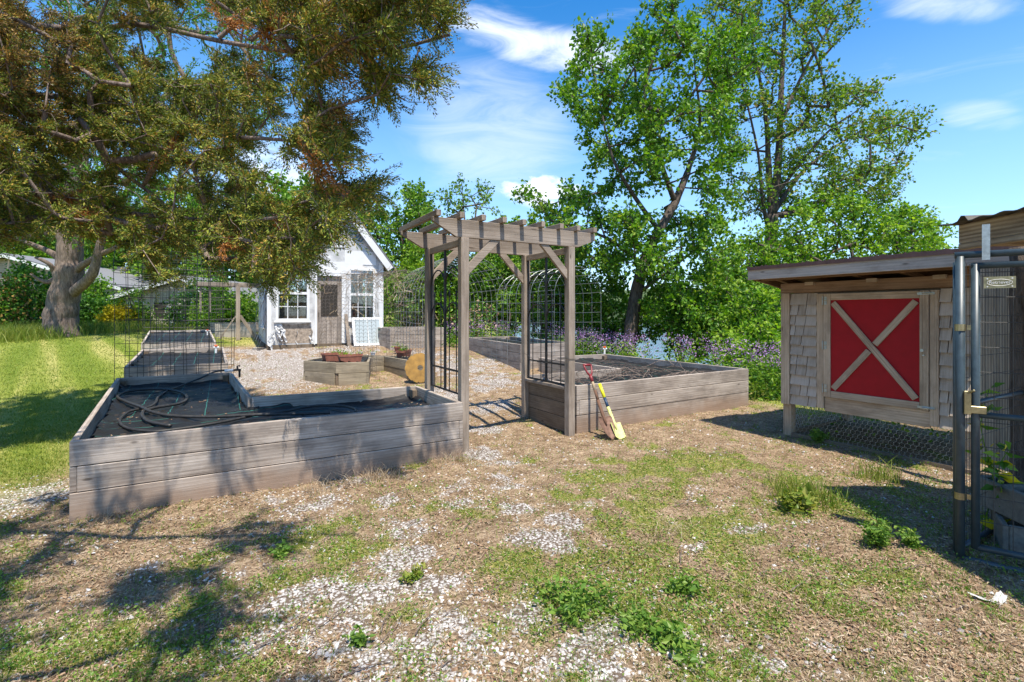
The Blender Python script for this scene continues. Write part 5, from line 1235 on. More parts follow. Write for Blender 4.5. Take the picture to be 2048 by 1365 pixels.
# lower mass of the same bank: understory maples and shrubs between arbor and coop
# tall multi stem maple
o2 = [(1440,-80),(1730,-80),(1735,20),(1690,70),(1660,130),(1640,140),(1650,165),(1690,190),(1715,145),(1760,170),(1770,215),(1800,225),(1835,250),(1832,300),(1790,340),(1810,395),(1780,420),(1650,420),(1560,440),(1480,420),(1450,330),(1420,200),(1400,120),(1410,40)]
rg = np.random.default_rng(6); b2 = poly_blobs(o2, 300, rg, lambda px, py, g: 17.5 + g.uniform(-2.2, 2.2), .5)
l2 = [([C(1545, 700, 17), C(1542, 600, 17), C(1540, 520, 17), C(1545, 430, 17)], .26, .19), ([C(1545, 430, 17), C(1556, 330, 17), C(1562, 200, 17.2), C(1568, 60, 17.4), C(1575, -60, 17.5)], .15, .03),
      ([C(1543, 440, 17), C(1537, 330, 17), C(1530, 220, 17), C(1500, 60, 17)], .13, .03), ([C(1541, 480, 17), C(1525, 400, 16.5), C(1515, 300, 16.2), C(1480, 150, 16)], .08, .02),
      ([C(1545, 430, 17), C(1600, 350, 17.5), C(1660, 300, 18), C(1760, 240, 18)], .09, .02), ([C(1560, 250, 17), C(1610, 140, 17.3), C(1680, 20, 17.6)], .08, .02), ([C(1545, 400, 17), C(1640, 280, 16.4), C(1700, 230, 16)], .06, .02)]
tree('maple_tree', 'tall slender multi stemmed maple with thin red tinged foliage above the coop', l2, b2, M['leaf_maple2'], M['bark'], per=7, tl=.6, leaves=12, ls=.12, seed=4, up=.8, group='maples on the lake bank', mix=(M['leaf_maple'], .35))
# right hand lower maple behind the coop roof
o3 = [(1600,430),(1660,400),(1760,410),(1800,420),(1870,450),(1885,490),(1860,520),(1700,560),(1480,600),(1400,620),(1430,520),(1500,470),(1560,450)]
rg = np.random.default_rng(7); b3 = poly_blobs(o3, 150, rg, lambda px, py, g: 15.5 + g.uniform(-1.5, 1.5), .45)
tree('maple_tree', 'spreading light green maple whose crown rises behind the coop roof', [([C(1610, 740, 15.5), C(1600, 620, 15.5), C(1610, 520, 15.5), C(1590, 470, 15.5)], .13, .05), ([C(1600, 540, 15.5), C(1700, 490, 15.5), C(1820, 470, 15.5)], .06, .02), ([C(1605, 560, 15.5), C(1500, 530, 15.3)], .05, .02)], b3, M['leaf_bright'], M['bark'], per=8, tl=.5, leaves=14, ls=.125, seed=8, group='maples on the lake bank', mix=(M['leaf_maple'], .45))
# bank shrubs
def shrub(name, label, px, py, Z, rw, rh, n, lm, seed, ls=.10, per=8, leaves=12, tl=.35, group=None, mix=None, cat='shrub', bark='bark', sp=.06):
    rg = np.random.default_rng(seed); c = np.array(C(px, py, Z)); q = rg.normal(size=(n, 3)); q /= np.linalg.norm(q, axis=1)[:, None]; q *= rg.random((n, 1)) ** .4
    bl = c + q * np.array([rw, rw, rh]); gz_ = gz(c[0], c[1]); bl[:, 2] = np.maximum(bl[:, 2], gz_ + .15)
    base = Vector((c[0], c[1], gz_ - .1)); limbs = [([base, Vector((c[0], c[1], max(gz_ + .3, c[2] - rh * .4)))], .05 + rh * .02, .03)]
    for a in range(4): limbs.append(([limbs[0][0][1] if a % 2 else base + Vector((0, 0, .2)), Vector(c) + Vector((rw * .5 * math.cos(a * 1.7 + seed), rw * .5 * math.sin(a * 1.7 + seed), rh * .3))], .03, .012))
    return tree(name, label, limbs, bl, lm, M[bark], per=per, tl=tl, leaves=leaves, ls=ls, seed=seed, group=group, mix=mix, cat=cat, rtw=.008, nside=6, spread=sp)
g_ = 'shrubs and saplings along the bank'
shrub('bank_shrub', 'dense green shrub under the leaning maple at its right', 1360, 610, 13.0, 1.1, 1.1, 46, M['leaf_maple'], 21, .12, group=g_)
shrub('bank_shrub', 'light green shrub mass midway between the leaning maple and the coop', 1450, 610, 13.5, 1.2, 1.2, 50, M['leaf_bush'], 22, .12, group=g_)
shrub('bank_shrub', 'yellow green shrub pressing against the end wall of the coop', 1535, 650, 11.5, .8, .95, 46, M['leaf_bright'], 23, .11, group=g_, mix=(M['leaf_maple'], .5))
shrub('bank_shrub', 'dark green shrub low behind the coop corner', 1555, 560, 15.5, 1.4, 1.0, 46, M['leaf_maple'], 24, .12, group=g_)
shrub('bank_shrub', 'dark leafy bush behind the pale arch right of the arbor post', 1180, 600, 15.0, 1.3, 1.4, 60, M['leaf_maple'], 25, .12, group=g_)
shrub('bank_shrub', 'mid green bush framed by the iron panel of the arbor', 1085, 590, 16.0, 1.4, 1.5, 60, M['leaf_bush'], 26, .12, group=g_)
shrub('bank_shrub', 'tall green bush filling the arbor opening on its right', 1020, 560, 18.0, 1.5, 2.0, 80, M['leaf_bush'], 27, .13, group=g_, mix=(M['leaf_maple'], .4))
shrub('bank_shrub', 'green bush filling the arbor opening on its left', 950, 580, 19.0, 1.7, 1.9, 80, M['leaf_maple'], 28, .13, group=g_, mix=(M['leaf_bush'], .5))
shrub('bank_shrub', 'orange flecked low shrub beyond the bed seen through the arbor', 960, 645, 15.5, .9, .45, 24, M['leaf_dark'], 29, .09, group=g_, mix=(M['dry_leaf'], .35))
shrub('bank_shrub', 'bright yellow green shrub behind the rusty mesh arch', 830, 560, 18.0, 1.1, 1.3, 50, M['leaf_bright'], 30, .12, group=g_)
shrub('bank_shrub', 'grey green bush close to the right corner of the shed', 795, 620, 17.5, 1.0, 1.3, 46, M['leaf_bush'], 31, .11, group=g_, mix=(M['leaf_maple'], .4))
shrub('bank_shrub', 'green bush between the shed and the arbor behind the rusty arch', 880, 620, 18.5, 1.3, 1.2, 50, M['leaf_maple'], 32, .12, group=g_)
shrub('bank_shrub', 'fresh green low bush at the foot of the leaning maple', 1225, 650, 14.4, 1.0, .8, 34, M['leaf_bush'], 33, .11, group=g_)
shrub('bank_shrub', 'light green sapling clump seen under the coop eave', 1500, 700, 10.9, .6, .5, 30, M['leaf_bright'], 34, .10, group=g_)
shrub('bank_shrub', 'low leafy shrub behind the middle of the purple flower band', 1430, 675, 12.6, 1.2, .55, 40, M['leaf_bush'], 35, .11, group=g_)
# mid distance trees behind the shed
def crown_tree(name, label, outline, n, Z, dz, trunk, lm, seed, ls, group, per=8, leaves=13, tl=.6, minr=.5, mix=None, bark='bark'):
    rg = np.random.default_rng(seed); bl = poly_blobs(outline, n, rg, zrand(Z, dz), minr)
    return tree(name, label, trunk, bl, lm, M[bark], per=per, tl=tl, leaves=leaves, ls=ls, seed=seed, group=group, mix=mix, rtw=.014)
gt = 'trees beyond the shed'
crown_tree('maple_tree', 'round green tree behind the roof of the white shed', [(700,440),(720,405),(760,410),(800,400),(845,385),(860,430),(870,520),(850,600),(780,600),(700,520)], 110, 20.5, 1.8, [([C(815, 720, 20.5), C(812, 600, 20.5), C(808, 520, 20.5), C(800, 450, 20.5)], .22, .08)], M['leaf_maple'], 41, .15, gt, mix=(M['leaf_bush'], .4))
crown_tree('sapling_tree', 'sparse young tree top poking above the arbor into the sky', [(880,400),(915,365),(940,360),(975,380),(985,420),(960,440),(940,500),(900,560),(890,480),(900,430)], 34, 18.5, .8, [([C(925, 700, 18.5), C(925, 560, 18.5), C(930, 460, 18.5), C(925, 390, 18.5)], .07, .015)], M['leaf_bush'], 42, .12, gt, per=5, leaves=8, tl=.45)
crown_tree('maple_tree', 'green tree filling the gap behind the arbor between shed and maple', [(880,500),(960,480),(1040,440),(1100,450),(1150,500),(1160,620),(1000,640),(880,620)], 130, 22, 2.0, [([C(1010, 740, 22), C(1005, 600, 22), C(1010, 520, 22)], .2, .07)], M['leaf_maple'], 43, .16, gt, mix=(M['leaf_bright'], .3))
# old tree at the lawn edge and the trees behind the houses
Zt = 17.0
rootp = C(128, 668, Zt); rootp.z = gz(rootp.x, rootp.y) - .5
tl_ = [([rootp, C(122, 640, Zt), C(128, 600, Zt), C(138, 550, Zt), C(140, 505, Zt), C(150, 420, Zt), C(160, 250, Zt)], .52, .28),
       ([C(140, 590, Zt), C(165, 570, Zt - .3), C(185, 548, Zt - .5), C(198, 500, Zt - .6), C(215, 430, Zt - .6)], .19, .10), ([C(148, 545, Zt), C(175, 525, Zt - .3), C(215, 503, Zt - .6), C(300, 470, Zt - 1)], .13, .05),
       ([C(128, 545, Zt), C(95, 565, Zt - .2), C(60, 548, Zt - .5)], .12, .03), ([C(132, 530, Zt), C(100, 505, Zt), C(40, 480, Zt)], .14, .06), ([C(115, 560, Zt), C(100, 530, Zt - .4), C(70, 515, Zt - .6)], .10, .04), ([C(140, 505, Zt), C(80, 380, Zt), C(30, 250, Zt)], .2, .08), ([C(150, 430, Zt), C(240, 330, Zt), C(330, 250, Zt)], .2, .08)]
rg = np.random.default_rng(51)
bl = poly_blobs([(-120,-60),(620,-60),(560,180),(480,330),(330,430),(240,480),(120,470),(0,490),(-120,480)], 260, rg, zrand(17, 2.6), .7)
tree('old_conifer', 'old conifer with a thick pale scarred trunk at the edge of the lawn', tl_, bl, M['leaf_dark'], M['bark_pale'], per=9, tl=.8, leaves=14, ls=.16, seed=51, wid=.3, nside=14, rtw=.018)
# root flare
mb = MB()
gd_ = 'trees and shrubs beyond the lawn'
def far(name, label, px, py, Z, rw, rh, n, lm, seed, ls, **k): return shrub(name, label, px, py, Z, rw, rh, n, lm, seed, ls, tl=min(.22 * rh + .2, .4 * rw + .05), per=8, leaves=14, group=gd_, sp=.12, **k)
far('broadleaf_tree', 'broad green tree rising behind the garage roof', 330, 500, 36, 5, 5, 110, M['leaf_bush'], 61, .34, cat='tree')
far('broadleaf_tree', 'tall dark green tree between the old trunk and the garage', 200, 500, 40, 5, 6, 110, M['leaf_maple'], 62, .36, cat='tree')
far('broadleaf_tree', 'bright green tree behind the braced post and shed', 440, 540, 33, 4.2, 3.6, 110, M['leaf_bright'], 63, .28, cat='tree', mix=(M['leaf_bush'], .5))
far('broadleaf_tree', 'green tree at the far left above the taupe house', 30, 470, 38, 5.5, 6, 110, M['leaf_bush'], 64, .36, cat='tree')
far('broadleaf_tree', 'green tree hidden behind the roof of the shed', 570, 480, 34, 4, 4.5, 110, M['leaf_maple'], 65, .32, cat='tree')
far('lawn_shrub', 'dark shrub with pink white blossom right of the yellow shrub', 372, 628, 21.5, .85, .8, 44, M['leaf_dark'], 66, .12, mix=(M['white_flower'], .10))
far('lawn_shrub', 'dark green shrub in front of the taupe house, right of the old trunk', 190, 622, 22, .8, .7, 34, M['leaf_dark'], 67, .13)
far('lawn_shrub', 'tall dark shrub left of the old trunk', 60, 605, 20, .9, 1.5, 60, M['leaf_dark'], 68, .13)
far('lawn_shrub', 'brown tinged bush at the far left edge of the lawn', 5, 620, 18.5, 1.0, 1.3, 50, M['leaf_dark'], 69, .12, mix=(M['leaf_brown'], .3))
far('yellow_shrub', 'low golden yellow shrub in front of the beige garage', 246, 638, 20.5, .55, .26, 60, M['yellow_leaf'], 70, .11)
far('lawn_shrub', 'green round bush beside the yellow shrub', 284, 642, 21, .36, .5, 24, M['leaf_bush'], 71, .09)
far('lawn_shrub', 'bright leafy shrub behind the braced post', 462, 630, 20, 1.3, .95, 60, M['leaf_bright'], 72, .12, mix=(M['leaf_bush'], .5))
far('lawn_shrub', 'slender small tree with bare stems before the garage', 272, 600, 20.5, .6, .8, 8, M['leaf_bush'], 73, .10)
far('lawn_shrub', 'dark green shrub at the right end of the garage', 420, 610, 23, .9, 1.2, 46, M['leaf_dark'], 74, .12)
far('lawn_shrub', 'tall leafy shrub between the old trunk and the yellow shrub', 165, 600, 24.5, 1.2, 1.4, 46, M['leaf_maple'], 75, .14)

# ------------------------------------------------------------------ foreground cedar, trunk out of frame at the left
oc = [(-200,-110),(790,-110),(830,-40),(915,62),(858,58),(835,110),(835,190),(780,168),(762,225),(705,270),(660,295),(690,335),(765,352),(715,385),(672,420),(662,455),(640,495),(585,545),(540,575),(505,540),(455,510),(415,535),(370,525),(310,565),(280,515),(200,475),(120,455),(0,475),(-200,490)]
rg = np.random.default_rng(81)
def zbase(px): return float(np.interp(px, [-200, 0, 150, 420, 600, 900], [5.2, 5.6, 6.2, 6.0, 4.3, 3.8]))
def zc(px, py, g):
    return zbase(px) + g.uniform(-1, 1) * (.85 if px < 480 else .6)
bc = poly_blobs(oc, 960, rg, zc, .12, clump=.43)
# keep the sky holes of the real crown open
hole = lambda px, py, r: [bool(np.hypot(*(np.array(proj(b)) - (px, py))) > r) for b in bc]
def proj(p): X = CY * p[0] - SY * p[1]; Z = SY * p[0] + CY * p[1]; return CX + X / Z * F, HY - (p[2] - H) / Z * F
for hx, hy, hr in ((660,190,24),(700,340,34),(520,380,24),(430,340,16),(590,300,18),(480,180,14),(620,420,22),(735,90,14),(560,240,14),(700,235,18),(330,500,14)): bc = bc[np.array(hole(hx, hy, hr))]
# boughs overhead, outside the frame, whose shade dapples the near bed and dirt
ext = []
for i in range(900):
    x, y, z = rg.uniform(-4.2, 1.7), rg.uniform(-3.0, 3.6), rg.uniform(3.0, 5.4)
    X = CY * x - SY * y; Z = SY * x + CY * y
    if Z > .3 and (z - H) / Z * F < 800: continue
    if x > .05 + .3 * max(y - 1.5, 0): continue
    if Z < .3 and z < 3.4: continue
    if fbm(x, y, .85, 3, 99) < .47: continue
    if not ext or np.min(np.linalg.norm(np.array(ext) - (x, y, z), axis=1)) > .36: ext.append((x, y, z))
ext = np.array(ext[:120] + [(rg.uniform(.1, 1.75), rg.uniform(3.0, 3.35), rg.uniform(4.25, 4.7)) for _ in range(9)])
tb = W(-6.4, 4.6); tb.z = -.1
lc = [([tb, tb + Vector((0, 0, 1.6)), tb + Vector((.1, 0, 4)), tb + Vector((.2, .1, 7.5))], .24, .10)]
def lim(a, pts, r0, r1): lc.append(([tb + Vector((0.03, 0, a))] + [C(*p) for p in pts], r0, r1))
lim(3.0, [(-60, 215, 5.48), (60, 238, 5.84), (180, 280, 6.18), (240, 340, 6.13), (330, 410, 6.07), (375, 465, 6.03)], .045, .014)
lim(3.6, [(0, 60, 5.60), (180, 62, 6.18), (280, 50, 6.10), (480, 90, 5.43), (700, 110, 4.13), (900, 70, 3.80)], .05, .010)
lim(3.2, [(60, 190, 5.84), (250, 240, 6.13), (420, 270, 6.00), (560, 280, 4.68), (720, 300, 4.10)], .045, .010)
lim(2.6, [(0, 380, 5.60), (200, 420, 6.16), (420, 440, 6.00), (600, 430, 4.30), (720, 370, 4.10)], .045, .010)
lim(5.0, [(100, -150, 6.00), (500, -160, 5.24), (800, -60, 3.97)], .07, .012)
lc.append(([tb + Vector((.1, 0, 4.4)), Vector((-2.5, 4.2, 4.4)), Vector((-1.0, 2.6, 4.3)), Vector((.6, 1.8, 4.1))], .07, .012))
lc.append(([tb + Vector((.1, 0, 4.8)), Vector((-3.2, 2.6, 4.9)), Vector((-2.2, .4, 4.8)), Vector((-1.0, -1.6, 4.6))], .07, .012))
t = thing('cedar_tree', tuple(tb), 'big overhanging cedar with olive foliage and rust brown dead sprays across the upper left', 'tree')
allb = np.concatenate([bc, ext]); p0, p1, r0, r1, nodes, pr = grow(lc, allb, .0045, 82, sag=.08, seg=.3)
V, Fq = vtubes(p0, p1, r0, r1, 7); bulk('branches', V, Fq, M['bark_cedar'], t, smooth=True); limbmesh(lc, 82, M['bark_cedar'], t, 12, 'trunk')
def cedar_sprays(bl, per, tl, ns, ls, rg):
    c = np.array([-3.6, 4.6, 3.0]); a, b, d = twigs(bl, per, tl, 1.0, rg, .10, c)
    N = len(a); u = (np.arange(ns)[None, :, None] + rg.random((N, ns, 1))) / ns
    L = np.linalg.norm(b - a, axis=1)[:, None, None]; droop = np.zeros((N, ns, 3)); droop[..., 2] = -.10 * (u[..., 0] ** 2) * L[..., 0]
    base = a[:, None] + (b - a)[:, None] * u + droop; rd = rg.normal(size=(N, ns, 3)); rd -= (rd * d[:, None]).sum(-1, keepdims=True) * d[:, None]; rd /= np.linalg.norm(rd, axis=-1, keepdims=True) + 1e-9
    dd = d[:, None] * .85 + rd * .75; dd[..., 2] -= .05; off = rd * .050 * (1.15 - u) * rg.random((N, ns, 1))
    return a, b, (base + off).reshape(-1, 3), dd.reshape(-1, 3), np.repeat(np.arange(N), ns), (ls * (1.25 - .55 * u) * rg.uniform(.6, 1.2, u.shape)).reshape(-1)
rg = np.random.default_rng(83)
a, b, pos, dd, ti, sz = cedar_sprays(bc, 9, .31, 78, .035, rg)
V2, F2 = vtubes(a, b, np.full(len(a), .0032), np.full(len(a), .0012), 3); bulk('twigs', V2, F2, M['bark_cedar'], t)
V, Fq = leafquads(pos, dd, sz, .36, .2, .3); V4 = V.reshape(-1, 4, 3)
blob_id = ti // 9; PB = np.array([proj(p) for p in bc])
dead = np.zeros(len(bc), bool); brown = np.zeros(len(bc), bool)
for x, y, r in ((455,45,34),(530,60,34),(75,430,0),(165,428,26),(480,65,30),(340,300,22),(310,190,20),(620,340,16),(560,465,14),(450,490,12),(130,395,16),(420,60,20),(560,25,14)): dead |= np.hypot(PB[:, 0] - x, PB[:, 1] - y) < r * .7
brown = ((PB[:, 0] < 150) & (PB[:, 1] < 260) & (rg.random(len(bc)) < .75)) | ((PB[:, 1] < 130) & (PB[:, 0] > 620) & (rg.random(len(bc)) < .22)) | (rg.random(len(bc)) < .07)
cls = np.where(dead[blob_id], 2, np.where(brown[blob_id] & (rg.random(len(ti)) < .75), 1, 0)); cls = np.where((cls == 0) & (rg.random(len(ti)) < .05), 1, cls)
for nm, c_, mt in (('foliage', 0, 'leaf_cedar'), ('browning_foliage', 1, 'leaf_brown'), ('dead_spray', 2, 'leaf_dead')):
    vv = V4[cls == c_].reshape(-1, 3)
    if len(vv): bulk(nm, vv, np.arange(len(vv)).reshape(-1, 4), M[mt], t)
a, b, pos, dd, ti, sz = cedar_sprays(ext, 9, .42, 30, .085, rg); V, Fq = leafquads(pos, dd, sz, .38, .2, .25); bulk('overhead_foliage', V, Fq, M['leaf_cedar'], t)
# bare dead twigs hanging in the crown
q = bc[rg.integers(0, len(bc), 230)]; d = rg.normal(size=(230, 3)); d /= np.linalg.norm(d, axis=1)[:, None]; pp0 = []; pp1 = []
for i in range(230):
    p = q[i]; dv = d[i]
    for k in range(4): dv = dv + rg.normal(size=3) * .35 + np.array([0, 0, -.1]); dv /= np.linalg.norm(dv); n2 = p + dv * .11; pp0.append(p); pp1.append(n2); p = n2
V, Fq = vtubes(pp0, pp1, np.full(len(pp0), .0035), np.full(len(pp0), .0028), 4); bulk('dead_twigs', V, Fq, M['bark_cedar'], t)

# ------------------------------------------------------------------ scatter on the ground
def scatter(n, zmin, zmax, f, rg, pmin=-90, pmax=2140):
    """ground points, thinning with distance"""
    Z = zmin * (zmax / zmin) ** rg.random(n); k = rg.uniform((pmin - CX) / F, (pmax - CX) / F, n); X = k * Z
    x = CY * X + SY * Z; y = -SY * X + CY * Z; m = f(x, y) > rg.random(n)
    for poly in FOOT: m &= ~in_poly(x, y, poly)
    x, y = x[m], y[m]; z = terrain(x, y); near = np.exp(-np.maximum(np.hypot(x - 2, y - 5) - 8, 0) / 6)
    z = z + ((fbm(x, y, 1.1, 4, 3) - .5) * .07 + (fbm(x, y, 7, 3, 9) - .5) * .03) * near
    return x, y, z, np.hypot(x, y)
rg = np.random.default_rng(91)
# crushed stone
x, y, z, D = scatter(230000, 1.75, 16, lambda x, y: masks(x, y)[1] * .95 + .05 * (1 - masks(x, y)[0]) ** 3 * (fbm(x, y, 2, 3, 66) > .5), rg)
N = len(x); s = rg.uniform(.0045, .0145, N) * (1 + np.maximum(D - 4, 0) * .07) * np.where(rg.random(N) < .04, 1.5, 1)
oct_ = np.array([[1, 0, 0], [0, 1, 0], [-1, 0, 0], [0, -1, 0], [.15, .1, 1], [0, 0, -1]], float); of = np.array([[0, 1, 4], [1, 2, 4], [2, 3, 4], [3, 0, 4]])
v = oct_[None] * rg.uniform(.55, 1.2, (N, 6, 3)) * s[:, None, None]; v[..., 2] *= .6; an = rg.uniform(0, 6.28, N); ca, sa = np.cos(an)[:, None], np.sin(an)[:, None]
vx = v[..., 0] * ca - v[..., 1] * sa; vy = v[..., 0] * sa + v[..., 1] * ca; tilt = rg.normal(size=(N, 1)) * .35
V = np.stack([vx + x[:, None], vy + y[:, None], v[..., 2] + vx * tilt + z[:, None] + s[:, None] * .15], -1).reshape(-1, 3)
props(bulk('gravel', V, (np.arange(N)[:, None, None] * 6 + of[None]).reshape(-1, 3), M['stone']), 'patches of pale crushed limestone scattered over the dirt path', 'gravel', kind='stuff')
# straw and dead grass lying flat
def lying(x, y, z, L, w, lift, tl):
    N = len(x); an = rg.uniform(0, 6.28, N); d = np.stack([np.cos(an), np.sin(an), rg.normal(size=N) * tl], -1); s = np.stack([-d[:, 1], d[:, 0], rg.normal(size=N) * .4], -1)
    p = np.stack([x, y, z + lift], -1); a = p - d * L[:, None] / 2; b = p + d * L[:, None] / 2; q = s * w[:, None] / 2; m = p + s * (L * rg.normal(size=N) * .12)[:, None]
    return np.stack([a - q, a + q, m + q, m - q, m - q, m + q, b + q, b - q], 1).reshape(-1, 3), np.arange(N * 8).reshape(-1, 4)
x, y, z, D = scatter(170000, 1.75, 13, lambda x, y: np.clip(.62 - masks(x, y)[0] - .55 * masks(x, y)[1], 0, 1), rg); N = len(x)
V, Fq = lying(x, y, z, rg.uniform(.008, .040, N), rg.uniform(.0010, .0026, N) * (1 + D * .14), rg.uniform(.002, .016, N), .25)
props(bulk('dead_grass', V, Fq, M['straw']), 'dry straw coloured dead grass lying over the bare dirt', 'dead grass', kind='stuff')
x, y, z, D = scatter(70000, 1.75, 11, lambda x, y: np.clip(.5 - masks(x, y)[0] * .5, 0, 1) * (fbm(x, y, 1.3, 3, 55) > .45), rg); N = len(x)
V, Fq = lying(x, y, z, rg.uniform(.010, .030, N), rg.uniform(.004, .010, N), rg.uniform(.003, .012, N), .3)
props(bulk('leaf_litter', V, Fq, M['dry_leaf']), 'brown leaf bits and wood chips strewn over the dirt', 'leaf litter', kind='stuff')
# fallen sticks
mb = MB()
for i in range(70):
    px, py = random.uniform(150, 2000), random.uniform(900, 1360) if i > 8 else random.uniform(940, 990)
    p = G(px, py); a = random.uniform(-.4, .9); L = random.uniform(.08, .30); q = [p + Vector((math.cos(a) * L * u + .02 * math.sin(u * 5 + i) * L * 3, math.sin(a) * L * u, .012 + .012 * math.sin(u * 3))) for u in np.linspace(0, 1, 6)]
    mb.tube(q, [.0035 - .0004 * k for k in range(6)], 5)
props(mb.build('fallen_twigs', M['bark_cedar']), 'thin dry fallen twigs scattered over the dirt', 'twigs', kind='stuff')
# low clover and weeds
x, y, z, D = scatter(190000, 1.75, 12, lambda x, y: masks(x, y)[2] * .8 + .015, rg); N = len(x)
pos = np.stack([x, y, z + rg.random(N) ** 1.5 * .035 * (1 + masks(x, y)[2])], -1); d = rg.normal(size=(N, 3)); d[:, 2] = np.abs(d[:, 2]) * .4
V, Fq = leafquads(pos, d, rg.uniform(.006, .016, N) * (1 + D * .07), .75, .2, .1)
props(bulk('ground_cover', V, Fq, M['weed']), 'low clover and creeping weeds in green patches over the dirt', 'ground cover', kind='stuff')
def blades(x, y, z, h, w, lean, mat, name, label, cat):
    N = len(x); an = rg.uniform(0, 6.28, N); s = np.stack([np.cos(an), np.sin(an), np.zeros(N)], -1) * w[:, None] / 2; l = rg.normal(size=(N, 3)) * lean; l[:, 2] = 0
    p = np.stack([x, y, z - .004], -1); m = p + l * h[:, None] * .4; m[:, 2] += h * .6; tp = p + l * h[:, None]; tp[:, 2] += h
    V = np.stack([p - s, p + s, m + s * .7, m - s * .7, m - s * .7, m + s * .7, tp + s * .1, tp - s * .1], 1).reshape(-1, 3)
    return props(bulk(name, V, np.arange(N * 8).reshape(-1, 4), mat), label, cat, kind='stuff')
x, y, z, D = scatter(260000, 1.75, 12, lambda x, y: np.clip(masks(x, y)[2] * .6 * (fbm(x, y, 5, 3, 71) > .42) + .09 - masks(x, y)[0], 0, 1), rg); N = len(x)
blades(x, y, z, rg.uniform(.015, .055, N), rg.uniform(.0015, .003, N) * (1 + D * .14), .5, M['grass'], 'grass', 'short sparse grass tufts growing through the dirt', 'grass')
x, y, z, D = scatter(330000, 4.2, 22, lambda x, y: masks(x, y)[0] * .9, rg); N = len(x)
blades(x, y, z, rg.uniform(.02, .045, N), rg.uniform(.002, .0035, N) * (1 + D * .16), .6, M['grass'], 'lawn_grass', 'mown lawn left of the raised beds', 'lawn')
# taller rough grass: at the lawn edge left, round the coop and bed foot
xs, ys = [], []
for px, py, r, n in ((20, 680, 1.3, 2600), (60, 668, 1.0, 1600), (1560, 790, .8, 900), (1600, 1000, .22, 500), (1760, 960, .2, 160), (1000, 700, 1.2, 600), (200, 665, 1.6, 1500), (300, 662, 1.6, 900), (1540, 765, .9, 1500)):
    g = G(px, py); xs.append(g.x + rg.normal(size=n) * r * .5); ys.append(g.y + rg.normal(size=n) * r * .5)
x, y = np.concatenate(xs), np.concatenate(ys); z = terrain(x, y); D = np.hypot(x, y); N = len(x)
hh = rg.uniform(.10, .42, N) * np.where(D > 12, 1.3, .5)
blades(x, y, z, hh, rg.uniform(.003, .006, N) * (1 + D * .1), .35, M['grass'], 'long_grass', 'long uncut grass clumps at the lawn edge and round the coop', 'long grass')
xs, ys = [], []
for px, py, n in ((235, 1040, 90), (760, 955, 200), (720, 965, 80), (900, 925, 260), (640, 700, 150), (1330, 1065, 60), (620, 985, 60)):
    g = G(px, py); xs.append(g.x + rg.normal(size=n) * .10); ys.append(g.y + rg.normal(size=n) * .05 - .04)
x, y = np.concatenate(xs), np.concatenate(ys); y = np.where((y > 4.66) & (x < 2.2) & (y < 5.5), 4.64, y); z = terrain(x, y); N = len(x)
blades(x, y, z, rg.uniform(.04, .14, N), rg.uniform(.0025, .004, N), .7, M['straw'], 'dry_tufts', 'dry straw tufts along the foot of the L shaped bed', 'dry grass')
# purple flower band behind the spade bed
x = np.concatenate([rg.uniform(7.68, 9.1, 270), rg.uniform(5.2, 8.3, 60)]); y = np.concatenate([rg.uniform(4.9, 11.5, 270), rg.uniform(12.4, 14.5, 60)])
m_ = fbm(x, y, 1.4, 3, 17) > .40; x, y = x[m_], y[m_]
z = terrain(x, y); N = len(x); h = rg.uniform(.58, .98, N) - z * .6
top = np.stack([x + rg.normal(size=N) * .08, y + rg.normal(size=N) * .08, z + h], -1); bs = np.stack([x, y, z], -1)
V, Fq = vtubes(bs, top, np.full(N, .005), np.full(N, .003), 4)
t = thing('wildflowers', (float(x.mean()), float(y.mean()), float(z.mean())), 'band of tall purple wildflowers behind the spade bed along the bank', 'wildflowers'); t['kind'] = 'stuff'
bulk('stems', V, Fq, M['leaf_bush'], t)
pos = np.repeat(top, 26, 0) + rg.normal(size=(N * 26, 3)) * np.array([.065, .065, .075]); V, Fq = leafquads(pos, rg.normal(size=pos.shape), rg.uniform(.018, .034, len(pos)), 1.0, .1, .1); bulk('blossoms', V, Fq, M['purple'], t)
u = rg.random((N, 40, 1)) ** 1.2 * .9; pos = (bs[:, None] + (top - bs)[:, None] * u + rg.normal(size=(N, 40, 3)) * np.array([.09, .09, .02])).reshape(-1, 3); d = rg.normal(size=pos.shape); d[:, 2] *= .4
V, Fq = leafquads(pos, d, rg.uniform(.06, .13, len(pos)), .38, .2, .1); bulk('leaves', V, Fq, M['leaf_bush'], t)
# individual weeds in front
def weed(px, py, r, h, n, label, kind='bush', mt='weed', ls=.035):
    p = G(px, py); t = thing('weed_plant', tuple(p), label, 'weed', 'weeds growing in the dirt'); p = np.array(p)
    st = 9; an = rg.uniform(0, 6.28, st); tp = p + np.stack([np.cos(an) * r * rg.uniform(.2, 1, st), np.sin(an) * r * rg.uniform(.2, 1, st), h * rg.uniform(.6, 1, st)], -1); b0 = np.repeat(p[None], st, 0)
    V, Fq = vtubes(b0, tp, np.full(st, .0025), np.full(st, .0015), 4); bulk('stems', V, Fq, M[mt], t)
    k_ = n // st; u = rg.random((st, k_, 1)) * .85 + .15; pos = (b0[:, None] + (tp - b0)[:, None] * u + rg.normal(size=(st, k_, 3)) * r * .16).reshape(-1, 3); pos[:, 2] = np.maximum(pos[:, 2], p[2] + .01); d = rg.normal(size=pos.shape); d[:, 2] = np.abs(d[:, 2]) * .4
    V, Fq = leafquads(pos, d, ls * rg.uniform(.5, 1.2, len(pos)), .55, .25, .1); bulk('leaves', V, Fq, M[mt], t)
weed(1755, 1092, .13, .15, 620, 'bushy pale green weed in front of the coop, larger of the pair by the shadow')
weed(1832, 1100, .10, .11, 320, 'smaller pale green weed nearer the kennel gate than the bushy one')
